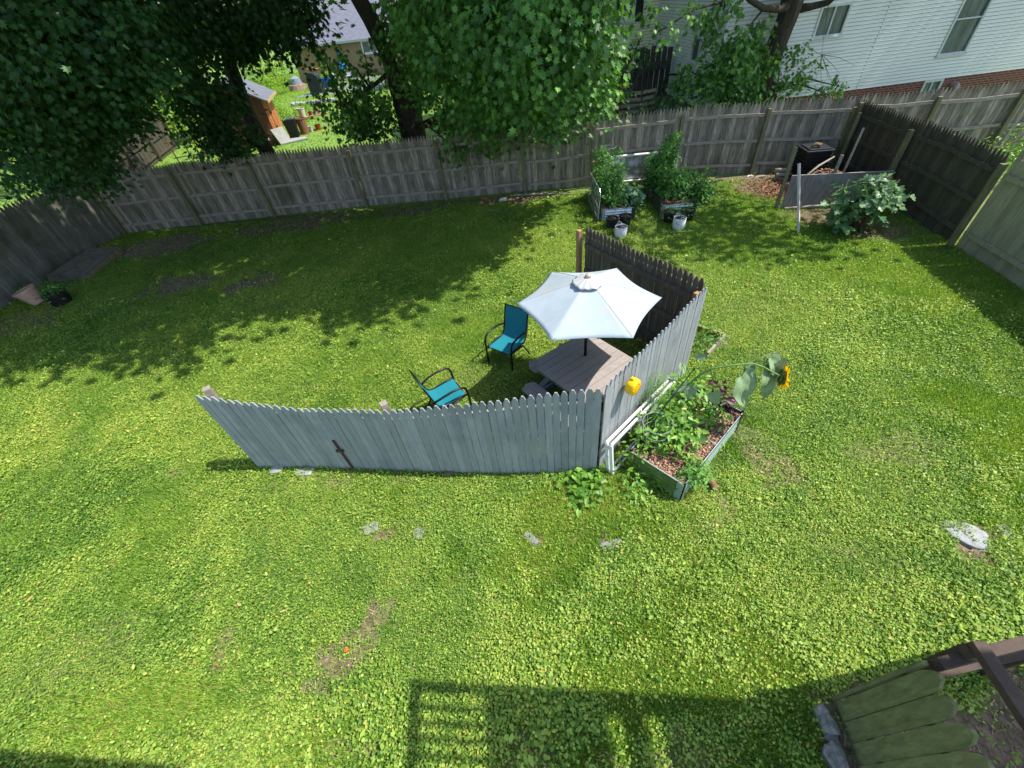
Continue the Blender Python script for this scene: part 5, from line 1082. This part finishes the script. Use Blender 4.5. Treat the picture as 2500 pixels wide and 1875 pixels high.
MB().box((0,0,.02), (1.0,.5,.04)).build('wheel_base', BLACKM, gr)
pot('plant_pot', 'large blue glazed pot behind the covered grill', (-14.2,51.0,0), .35, .45, .8, mat('blue_glaze', srgb('2456b8'), None, 4, .2))
pt = MB().prism([Vector(p)+UP*.0 for p in ((-16.2,46.4,.01), (-6,44.5,.01), (-5,57,.01), (-13.5,57,.01), (-15.6,51,.01))], UP*.03).build('patio', mat('patio_paving', srgb('85898e'), srgb('6f7378'), 1.5, .9), None); tag(pt, kind='structure')
for i in range(9): stone('rock', (-14.8+i*.42, 41.7-.05*i+.1*(i % 2), .1), (.22,.2,.16), ('leftmost','second','third','fourth','middle','sixth','seventh','eighth','rightmost')[i]+' pale rock in the row edging the far flower bed', 'rock', 40+i, STONE, 'rocks edging the far bed')
um = thing('closed_umbrella', 'folded bright blue garden umbrella by the tan garage', 'umbrella', (-13.3,55.6,0))
MB().tube([(0,0,0),(0,0,2.7)], .03, 8).build('pole', BLACKM, um); MB().lathe([(0,2.8),(.1,2.6),(.2,2.1),(.3,1.5),(.42,.95),(.38,.93),(0,1.4)], seg=10).build('canopy', mat('bright_blue_canvas', srgb('1c8fe0'), srgb('1b78c6'), 3, .7), um)
def lawnchair(label, c, rz):
    t_ = thing('lawn_chair', label, 'chair', c, rz, 'grey chairs on the far patio'); m_ = mat('grey_resin', srgb('a9aeb8'), None, 4, .5)
    pts = [Vector((-.3,.2,.4))]+[Vector((.3*math.cos(a), .25+.05, .85+.35*math.sin(a))) for a in np.linspace(math.pi, 0, 9)]+[Vector((.3,.2,.4))]
    MB().prism(pts, Vector((0,.04,0))).build('backrest', m_, t_); MB().box((0,-.05,.42), (.58,.55,.05)).build('seat', m_, t_)
    for s in (-1,1):
        MB().box((s*.32,-.05,.65), (.07,.55,.04)).build('arm', m_, t_)
        for q in (-.28,.2): MB().box((s*.3,q,.32), (.06,.06,.64)).build('leg', m_, t_)
lawnchair('grey plastic chair on the far patio, left of the blue umbrella', (-14.0,54.2,0), 1.2); lawnchair('grey plastic chair on the far patio under the blue umbrella', (-12.7,54.6,0), .2)
cn = thing('bucket_stack', 'orange bucket with white lid just beyond the back fence', 'bucket', (-11.5,26.0,0)); 
MB().lathe([(0,0),(.2,0),(.25,.55),(0,.55)]).build('body', mat('orange_bucket', srgb('d4582c'), None, 5, .5), cn); MB().lathe([(.27,.55),(.27,.62),(.2,.72),(0,.74)]).build('lid', WHITE, cn)
fp = thing('fire_pit', 'small round stone fire pit beside the bushes on the far lawn', 'fire pit', (-17.6,52.5,0)); MB().lathe([(.9,0),(.8,.45),(.55,.5),(.5,.1),(0,.08)], seg=14).build('ring', mat('pit_stone', srgb('a08478'), srgb('7d675e'), 3, .9, bump=.4), fp); MB().lathe([(.6,.5),(.5,.95),(.1,1.15),(0,1.15)], seg=14).build('dome', mat('pit_dome', srgb('7d8a92'), None, 3, .6), fp)
bt2 = thing('bamboo_trellis', 'bamboo trellis standing in the shade of the neighbouring yard', 'trellis', W(415,385,25)); q = W(405,380,25); q.z = 0
for i in range(4): MB().bar(q+Vector((i*.75,0,0)), q+Vector((i*.75,0,2.2)), .04, .04).build('cane', mat('bamboo', srgb('a58a4f'), None, 6, .6), bt2, world=True)
for z in (.5, 1.2, 2.1): MB().bar(q+Vector((-.2,.05,z)), q+Vector((2.5,.05,z+.1)), .04, .04).build('cane', MATS['bamboo'], bt2, world=True)
wh = thing('far_white_house', 'white house just glimpsed through the leaves of the big maple', 'house', (-4,46,0))
FX = W(928,60,44).x; wallmesh(Vector((FX,44,0)), wu, wo, 5, 0, 9, .3, [], 'wall', WHITE, wh, lap=.0)
MB().box((FX+2.5,46.8,4.4), (4.8,5.2,8.8), -.05).build('inner_walls', WHITE, wh, world=True)
MB().prism([Vector((FX-.3,43.5,9)), Vector((FX+5.3,43.2,9)), Vector((FX+5.3,47,11.5)), Vector((FX-.3,47.4,11.5))], UP*.15).build('roof', SHG, wh, world=True)
# ================================================================ trees
BARKT = mat('maple_bark', srgb('4f453b'), srgb('2a241f'), 7, .95, (2, 2, .4), .8)
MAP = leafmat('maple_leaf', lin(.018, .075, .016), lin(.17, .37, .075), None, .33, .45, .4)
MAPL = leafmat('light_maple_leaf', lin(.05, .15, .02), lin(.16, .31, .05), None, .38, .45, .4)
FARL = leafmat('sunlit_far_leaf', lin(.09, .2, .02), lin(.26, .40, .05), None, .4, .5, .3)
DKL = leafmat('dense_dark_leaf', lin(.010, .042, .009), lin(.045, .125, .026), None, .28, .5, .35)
def tree(name, label, trunk, limbs, clumps, lm, group=None, bm_=BARKT, lr=.09):
    root = thing(name, label, 'tree', trunk[0][0], 0, group); mb = MB()
    for path in [trunk]+limbs: mb.tube([Vector(p) for p, r in path], [r for p, r in path], 12)
    tips = [Vector(p) for path in [trunk]+limbs for p, r in path if Vector(p).z > 1.5]
    for c in clumps:
        q = Vector(c[0]); s = min(tips, key=lambda t_: (t_-q).length+max(0, t_.z-q.z)*.8)
        if (s-q).length > .6:
            mid = s.lerp(q, .5)+UP*.12*(s-q).length+Vector((random.uniform(-.1, .1), random.uniform(-.1, .1), 0))*(s-q).length
            r0 = min(lr, .02+.018*(s-q).length); mb.tube([s, mid, q], [r0, r0*.6, .012], 6)
        for k in range(4):
            e = Vector(unit(1)[0])*float(np.mean(c[1]))*.85; mb.tube([q, q+e*.6+UP*.05, q+e], [.014, .009, .004], 4)
    mb.build('trunk', bm_, root, world=True, smooth=True)
    for c in list(clumps):
        if len(c) > 7 and c[1][0] > .62:
            for k in range(3):
                r_c = c[1][0]; o3 = unit(1)[0]*np.array([1, 1, .9])*r_c*random.uniform(.85, 1.2); o3[2] = o3[2]*.7-abs(o3[2])*.3
                q = np.array(c[0])+o3; rr = r_c*random.uniform(.18, .34); clumps.append((tuple(q), (rr, rr, rr), max(14, 900*rr*rr*(.15/c[3])**2), *c[3:6], min(c[6], .14), 1.2, .3, 1.1))
    leaves('crown', lm, [spray(tuple(c[0]), c[1], int(c[2]), c[3], c[4], per=c[5], sr=c[6], **(dict(droop=c[7], up=c[8], sq=c[9]) if len(c) > 7 else {})) for c in clumps], root)
    return root
def cl(x, y, d, r, k=1., size=.155, **kw): q = W(x, y, d); return (tuple(q), (r, r, r*.8), 820*r*r*k*(.15/size)**2, size, 'maple', 15, .2*min(1.3, .6+r*.5), 1.0, .35, .95)
def shade(gx_, gy_, r, z=9., k=1., size=.3): return ((gx_+.605*z, gy_-.07*z, z), (r*.9, r*.9, r*.35), 38*r*r*k/(size*size)*.4, size, 'maple', 26, .36)
# T1, the big maple behind the middle of the fence
b0 = Vector((-2.35,17.3,0))
trunk = [(b0, .62), (b0+UP*.6, .5), (b0+Vector((-.02,.03,1.8)), .46), (b0+Vector((0,.05,2.7)), .44)]
limbs = [[(b0+Vector((-.12,.03,2.3)), .34), (W(840,120,17.3), .27), (W(800,40,17.3), .25), (W(765,-20,17.4), .24), (W(740,-160,17.5), .17), (Vector((-3.6,17,10)), .1)],
         [(b0+Vector((.12,.05,2.3)), .36), (W(893,110,17.2), .31), (W(880,0,17.1), .28), (Vector((-1.6,16.8,7.5)), .22), (Vector((.6,15.5,9.2)), .14), (Vector((2.8,14,9.8)), .08)],
         [(W(893,110,17.2), .14), (W(1000,90,15), .1), (W(1100,60,13), .06), (W(1200,70,12), .03)],
         [(W(893,60,17.2), .14), (W(1000,-10,14.5), .1), (W(1100,-60,11.5), .05)],
         [(W(850,150,17.2), .09), (W(800,190,16.8), .05), (W(740,230,16.6), .02)]]
cs = [cl(770,215,16.8,.8), cl(730,250,16.6,.5,.8), cl(800,250,16.8,.7), cl(700,215,16.5,.35,.8), cl(845,215,16.9,.6,.8), cl(735,125,16.7,.4,.6), cl(790,125,16.8,.35,.6), cl(700,110,16.6,.28,.7), cl(830,90,16.4,.4,.7), cl(850,20,16.6,.55,.6), cl(870,160,16.2,.5,.8),
      cl(940,60,14,.9,.55), cl(1010,30,11.5,1.2), cl(1090,40,10.6,1.3), cl(1180,20,10.6,1.3), cl(1235,35,11.2,.95), cl(1010,130,12.4,1.0), cl(1100,130,11.2,1.1), cl(1190,110,11,1.1), cl(1265,130,12.2,.8), cl(1225,-60,10.6,.9),
      cl(1060,200,13,.9), cl(1150,205,12.8,.9), cl(1230,190,12.6,.85), cl(1290,180,12.8,.6), cl(1240,235,14.0,.6), cl(1180,250,14.6,.65), cl(1110,255,14.9,.6), cl(1040,260,15.4,.7), cl(985,230,15.8,.6,.8), cl(960,300,15.0,.5,.8), cl(1020,310,15.1,.5,.7), cl(1300,220,14.4,.35), cl(1140,-10,10.4,1.1), cl(960,-20,12,1.1)]
cs += [cl(880,70,16.4,.6), cl(930,130,15,.7), cl(905,190,16.2,.45), cl(955,215,15.5,.6), cl(850,60,16.8,.5,.8), cl(905,20,16,.7), cl(1000,240,15,.6), cl(1060,290,14.9,.45), cl(1180,285,14.9,.4), cl(720,180,16.7,.4,.8), cl(760,265,16.4,.5)]
cs += [shade(-.9,13.6,1.3,k=1.4), shade(-1.3,11.3,1.9,k=1.5), shade(-3.0,10.2,2.2,k=1.5), shade(-5.4,11.0,2.5,k=1.6), shade(-2.6,13.6,2.3,k=1.6), shade(-.8,15.1,1.6,k=1.4), shade(-5.,14.,2.5,k=1.6), shade(-3.8,9.3,1.3), shade(-6.2,9.9,1.6)]
cs += [((-2,18,12), (4,4,3), 5000, .3, 'maple', 26, .6), ((-4,20,8), (3,3,2.5), 3000, .3, 'maple', 26, .6), ((.5,19,9), (3,3,2.5), 3000, .3, 'maple', 26, .6)]
tree('maple_tree', 'large maple with a double trunk behind the middle of the back fence', trunk, limbs, cs, MAP)
# T2 / T0, the dark trees at the left
b0 = Vector((-7.75,17.9,0))
trunk = [(b0, .3), (W(572,320,17.8), .27), (W(533,240,17.8), .23), (W(497,140,17.8), .21), (W(480,40,17.8), .19), (Vector((-7.6,17.8,8)), .13)]
cs = [cl(640,35,15.8,.7), cl(590,45,15.8,.75), cl(540,25,15.6,.8), cl(665,15,15.8,.45,.7), cl(620,85,16,.5,.7), cl(560,95,16.2,.45,.7), cl(655,60,15.9,.3,.6), cl(480,20,15.6,.9), cl(440,230,16,.85), cl(420,170,16.2,.5,.8), cl(490,285,16,.45), cl(545,300,16,.4), cl(440,310,15.8,.4), cl(500,215,16.4,.55,.9), cl(530,330,15.9,.3), cl(470,170,16.6,.5,.8), cl(430,270,15.8,.5), cl(385,30,15.8,.7), cl(440,90,16,.6), cl(520,100,16.4,.5), cl(500,60,15.8,.7), cl(600,10,15.6,.7), cl(400,230,16.4,.4), cl(480,320,15.9,.35)]
cs += [shade(-8.2,9.3,2.2,k=1.5), shade(-8.8,12.3,2.4,k=1.7), shade(-7.2,14.3,2.2,k=1.7), shade(-11.2,9.7,2.5,k=1.5)]
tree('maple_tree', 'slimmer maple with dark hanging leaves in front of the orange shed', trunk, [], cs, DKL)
b0 = Vector((-9.6,18.3,0))
trunk = [(b0, .36), (W(440,200,18.2), .3), (W(400,130,18), .27), (W(350,70,17.6), .26), (W(270,10,17), .25), (W(200,-60,16), .2), (Vector((-12,14.5,9)), .12)]
limbs = [[(W(400,130,18), .12), (W(330,150,17.5), .07), (W(250,160,17), .04)], [(W(350,70,17.6), .14), (W(400,10,17), .09), (W(440,-60,16.5), .05)]]
cs = [cl(340,30,14,1.1,.6), cl(400,60,15,.8,.6), cl(260,40,13,1.2,.6), cl(330,150,16,.6,.5), cl(250,130,14,1.,.5), cl(220,200,14,.9,.6), cl(270,250,15,.6,.5), cl(200,270,13.5,.8,.7), cl(370,200,17,.4,.6), cl(300,100,15,.5,.6)]
cs += [shade(-12.8,12.6,2.5,k=1.8), shade(-14,9.5,2.5,k=1.8), shade(-10.3,14,2.4,k=1.8), shade(-13.5,15.,2.4,k=1.8), shade(-14.3,12.6,2.,k=2), shade(-13.9,10.8,2.,k=2), shade(-14.8,8.2,2.,k=1.5), shade(-15,18.5,2.5,k=1.6), shade(-14,21.5,2.5,k=1.6), shade(-17,21,2.5,k=1.6), shade(-12.2,18.2,2.,k=1.5), shade(-16.5,24.5,2.5,k=1.5)]
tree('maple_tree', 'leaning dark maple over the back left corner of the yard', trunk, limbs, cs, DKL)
b0 = Vector((-16.8,12.5,0))
trunk = [(b0, .4), (b0+Vector((.3,0,3)), .33), (b0+Vector((1.2,-.3,6)), .25), (b0+Vector((2.5,-.6,8)), .15)]
cls = lambda *a: cl(*a, size=.12)
cs = [cls(60,40,9.6,1.3), cls(150,60,10,1.2), cls(40,140,9.8,1.2), cls(130,150,10.4,1.1), cls(20,220,10,1.1), cls(110,240,11,.9), cls(60,300,11.2,.9), cls(150,310,12.4,.7), cls(120,360,12.8,.6), cls(200,350,13.6,.5), cls(205,385,13.4,.35), cls(170,210,11.8,.7), cls(70,370,12.2,.5), cls(230,390-30,14.2,.35), cls(200,110,11,.9), cls(30,-20,9.4,1.3), cls(120,-20,9.6,1.3)]
cs += [((-17,11,7), (3,3,2.5), 3500, .28, 'maple', 26, .5), ((-13,9.5,9), (2.5,2.5,1.6), 2200, .28, 'maple', 26, .5)]
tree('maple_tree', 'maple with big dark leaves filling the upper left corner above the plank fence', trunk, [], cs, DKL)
# T3, the ivy-grown tree at the right
b0 = Vector((10.35,16.4,0))
trunk = [(b0, .5), (W(1655,195,16.4), .36), (W(1668,120,16.4), .31), (W(1700,40,16.4), .30), (W(1712,0,16.4), .33), (W(1716,-40,16.4), .30), (Vector((10.6,16.2,7)), .22), (Vector((10.8,15,9)), .12)]
limbs = [[(W(1712,10,16.4), .14), (W(1680,20,16), .09), (W(1650,18,15.6), .08), (W(1620,0,15.2), .07), (W(1590,-30,15), .05)], [(W(1712,20,16.4), .13), (W(1750,15,16.2), .1), (W(1790,5,16), .08), (W(1830,-30,15.6), .05)],
         [(W(1705,30,16.5), .12), (W(1740,-20,16.8), .08)], [(W(1560,5,15.5), .03), (W(1500,20,15.2), .025), (W(1420,70,15), .015)]]
cs = [cl(1600,95,15.6,.5,1.4), cl(1635,110,15.8,.4,1.3), cl(1570,140,15.6,.55,1.4), cl(1540,170,15.6,.5,1.3), cl(1600,180,15.6,.5,1.3), cl(1640,60,15.7,.3), cl(1620,150,15.6,.5), cl(1540,45,15.4,.45,.7), cl(1490,35,15.2,.35,.6), cl(1440,60,15,.3,.6), cl(1560,195,15.6,.5), cl(1620,205,15.7,.45), cl(1590,230-10,15.6,.35), cl(1655,150,15.8,.4), cl(1500,160,15.8,.45,.8), cl(1480,190,15.7,.4,.8), cl(1410,30,15,.3,.5), cl(1580,10,15.2,.45,.7), cl(1520,95,15.5,.25,.6), cl(1380,90,15.2,.2,.5), cl(1805,185,15.7,.22,.9), cl(1780,200,15.6,.2,.9)]
for gx_, gy_, r in ((4.6,9.8,.8), (6.1,9.3,.8), (7.1,8.7,.6), (5.4,10.9,.9), (3.6,9.9,.7), (7.2,10.2,.45), (6.3,11.2,.6), (3.4,11.2,.9), (4.3,12.3,.9), (8.6,10.2,.4), (5.2,9.0,.5), (6.2,12.6,.7), (3.2,8.9,.5)): cs.append(shade(gx_, gy_, r, 8., 1., .22))
cs += [((11,16.5,8), (2.6,2.6,1.8), 2000, .25, 'maple', 26, .5), ((16.5,15.8,9.2), (1.6,1.2,1.2), 420, .25, 'maple', 20, .4), ((20.5,15.6,9), (2.2,1.4,1.3), 1500, .25, 'maple', 26, .4), ((14.6,15.9,9), (1.2,1,1), 500, .25, 'maple', 20, .4)]
tree('vine_covered_tree', 'tree with a thick dark trunk and vine leaves in front of the white house', trunk, limbs, cs, MAP)
vb = thing('vine', 'light yellow-green vine leaves on the right side of the dark trunk', 'vine', W(1715,140,15.9))
leaves('foliage', MAPL, [spray(tuple(W(x, y, 15.9)), (r, r, r), 560*r*r, .13, 'maple', .5, 14, .16) for x, y, r in ((1700,110,.3), (1725,95,.25), (1735,130,.32), (1710,160,.35), (1745,165,.28), (1690,190,.35), (1730,190,.25), (1760,145,.15))], vb)
P = [[W(1665,215,15.9), W(1700,150,15.9), W(1735,100,15.9)], [W(1670,215,15.9), W(1720,180,15.9), W(1765,140,15.9)]]; stems('stem', STEMB, P, vb, .01)
# bare twigs hanging before the white house
tw = thing('dead_twigs', 'cluster of bare hanging twigs in front of the white siding', 'branch', W(1782,60,15.8)); pc = W(1775,118,15.8); P = [[W(1790,10,15.9), W(1782,60,15.8), pc]]
for x, y in ((1740,150), (1760,175), (1790,170), (1815,160), (1845,140), (1825,110), (1745,105), (1800,185), (1775,200)):
    q = W(x, y, 15.8); P.append([pc, pc.lerp(q, .5)+Vector((random.uniform(-.06, .06), 0, random.uniform(0, .08))), q])
stems('twigs', STEMB, P, tw, .008)
# shrubs and saplings just behind the back fence
def shrub(name, label, spots, m, stem_base, size=.13, shape='maple', cat='shrub', k=1.):
    q0 = Vector(stem_base); root = thing(name, label, cat, q0); g = []; P = []
    for x, y, d, r in spots:
        q = W(x, y, d); g.append(spray(tuple(q), (r, r, r*.8), int(620*r*r*k*(.13/size)**2)+8, size, shape, .4, 14, .2*min(1, .5+r)))
        P.append([q0, q0.lerp(q, .5)+UP*.1, q])
    stems('stem', STEMB, P, root, .015); leaves('foliage', m, g, root)
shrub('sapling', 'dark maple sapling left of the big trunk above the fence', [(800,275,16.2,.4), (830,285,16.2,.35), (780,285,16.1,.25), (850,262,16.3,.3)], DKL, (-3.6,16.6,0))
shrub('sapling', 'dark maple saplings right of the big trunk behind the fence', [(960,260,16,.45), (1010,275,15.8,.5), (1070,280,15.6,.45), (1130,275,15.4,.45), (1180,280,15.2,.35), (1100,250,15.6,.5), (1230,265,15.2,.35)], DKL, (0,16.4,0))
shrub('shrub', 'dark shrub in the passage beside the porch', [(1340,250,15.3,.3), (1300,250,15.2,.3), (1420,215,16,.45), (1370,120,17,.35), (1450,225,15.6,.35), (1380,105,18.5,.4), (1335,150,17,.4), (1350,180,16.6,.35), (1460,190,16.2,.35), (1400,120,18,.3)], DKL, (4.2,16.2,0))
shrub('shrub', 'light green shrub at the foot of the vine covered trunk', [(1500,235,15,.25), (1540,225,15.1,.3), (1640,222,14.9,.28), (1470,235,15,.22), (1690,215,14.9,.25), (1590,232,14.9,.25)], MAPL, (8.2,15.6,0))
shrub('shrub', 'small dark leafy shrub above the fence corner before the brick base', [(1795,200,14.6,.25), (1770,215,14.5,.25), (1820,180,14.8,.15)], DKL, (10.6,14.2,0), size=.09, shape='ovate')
shrub('ground_ivy', 'green weeds growing at the foot of the far fence beyond the dark fence', [(2160,330,10.8,.5), (2100,320,11.4,.4), (2200,300,10.9,.5), (2060,300,11.9,.35), (2200,350,10.2,.4)], PEP, (12.6,11,0), size=.1, shape='ovate')
# far trees and bushes
def fartree(label, c, h, r, m, n=2600, size=.42, cat='tree', name='tree', zlow=.25):
    c = Vector(c); root = thing(name, label, cat, c); MB().tube([c, c+UP*h*.4, c+UP*h*.85], [.02*h, .015*h, .004*h], 8).build('trunk', BARKT, root, world=True)
    g = []
    for i in range(9):
        a = random.uniform(0, 6.28); q = c+Vector((math.cos(a)*r*.55, math.sin(a)*r*.55, h*random.uniform(zlow+.1, .9))); g.append(spray(tuple(q), (r*.5, r*.5, h*.16), n//9, size, 'oval', .4, 16, size*1.3))
    leaves('crown', m, g, root)
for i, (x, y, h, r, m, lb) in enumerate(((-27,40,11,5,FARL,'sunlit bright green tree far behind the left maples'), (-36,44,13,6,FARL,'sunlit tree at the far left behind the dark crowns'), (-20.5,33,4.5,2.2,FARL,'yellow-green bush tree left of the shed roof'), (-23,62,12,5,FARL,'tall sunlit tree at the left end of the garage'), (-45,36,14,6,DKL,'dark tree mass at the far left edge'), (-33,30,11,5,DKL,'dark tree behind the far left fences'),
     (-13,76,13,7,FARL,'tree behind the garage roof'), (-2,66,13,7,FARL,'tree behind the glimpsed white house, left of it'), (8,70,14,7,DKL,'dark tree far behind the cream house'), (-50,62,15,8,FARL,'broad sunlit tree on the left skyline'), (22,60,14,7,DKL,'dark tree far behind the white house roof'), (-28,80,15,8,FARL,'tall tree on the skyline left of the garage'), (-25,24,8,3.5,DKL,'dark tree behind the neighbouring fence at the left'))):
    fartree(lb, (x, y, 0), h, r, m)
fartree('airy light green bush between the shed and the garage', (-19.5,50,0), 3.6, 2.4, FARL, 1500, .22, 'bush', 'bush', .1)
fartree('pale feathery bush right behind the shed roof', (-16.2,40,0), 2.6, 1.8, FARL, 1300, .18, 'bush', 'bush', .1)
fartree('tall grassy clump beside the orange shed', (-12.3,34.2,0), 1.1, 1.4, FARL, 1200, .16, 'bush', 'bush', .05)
fartree('clump of yellow-green daylily leaves behind the grill', (-15.0,52.6,0), 1.2, 1.3, FARL, 900, .2, 'plant', 'daylily', .05)
fl = thing('daylily_flowers', 'orange daylily flowers above the clump near the tan wall', 'flower', (-15.6,53,0)); ORF = leafmat('orange_petal', lin(.8, .2, .02), lin(.9, .3, .05), None, .3)
g = []
for x, y, z in ((-16.5,53,1.6), (-15.8,53,1.5), (-15.2,53,1.4), (-14.6,53.5,2.6), (-16.1,53.2,1.45)):
    a = np.linspace(0, 6.28, 6, endpoint=False); d_ = np.column_stack([np.cos(a), np.sin(a), np.full(6, .3)]); g.append(('ovate', np.tile([[x, y, z]], (6, 1)), d_, np.tile([[0., 0, 1]], (6, 1)), np.full(6, .3), a/6.28))
leaves('petals', ORF, g, fl); stems('stem', STEM, [[Vector((-15.4,53,0)), Vector((x, y, z))] for x, y, z in ((-16.5,53,1.6), (-15.8,53,1.5), (-15.2,53,1.4), (-14.6,53.5,2.6))], fl, .015)
# weeds along the foot of the fences
g = []
for i in range(230):
    s_ = random.random(); x = -13.2+s_*23.5; y = 15.85-.118*(x+13.2)-random.uniform(.1, .9)*(1 if random.random() < .5 else .4)
    if x > 8.2: continue
    n_ = random.randint(4, 16); r0 = random.uniform(.05, .16); g.append(spray((x, y, .05+r0*.3), (r0, r0, r0*.5), n_, random.uniform(.05, .09), random.choice(['ovate', 'round', 'blade', 'oval']), .2, 5, .05, 1.2))
for i in range(60):
    x = random.uniform(7.5, 10.); y = random.uniform(7.6, 12.6); 
    if 8 < x < 9.6 and y > 9.8: continue
    r0 = random.uniform(.05, .14); g.append(spray((x, y, .05), (r0, r0, r0*.5), 8, .06, 'ovate', .2, 5, .05, 1.2))
for i in range(110):
    t_ = random.random(); q = PA.lerp(PB_, t_) if i < 70 else PB_.lerp(PC, t_); nn_ = n1 if i < 70 else n2; q = q+nn_*random.uniform(.03, .12); r0 = random.uniform(.03, .09)
    g.append(spray((q.x, q.y, .03+r0*.5), (r0, r0*.5, r0*.8), 8, random.uniform(.04, .07), random.choice(['round', 'blade', 'ovate']), .2, 5, .04, 1.2))
leaves('weeds', PEP, g, kind='stuff')
# coarse grass over the neighbouring lawns
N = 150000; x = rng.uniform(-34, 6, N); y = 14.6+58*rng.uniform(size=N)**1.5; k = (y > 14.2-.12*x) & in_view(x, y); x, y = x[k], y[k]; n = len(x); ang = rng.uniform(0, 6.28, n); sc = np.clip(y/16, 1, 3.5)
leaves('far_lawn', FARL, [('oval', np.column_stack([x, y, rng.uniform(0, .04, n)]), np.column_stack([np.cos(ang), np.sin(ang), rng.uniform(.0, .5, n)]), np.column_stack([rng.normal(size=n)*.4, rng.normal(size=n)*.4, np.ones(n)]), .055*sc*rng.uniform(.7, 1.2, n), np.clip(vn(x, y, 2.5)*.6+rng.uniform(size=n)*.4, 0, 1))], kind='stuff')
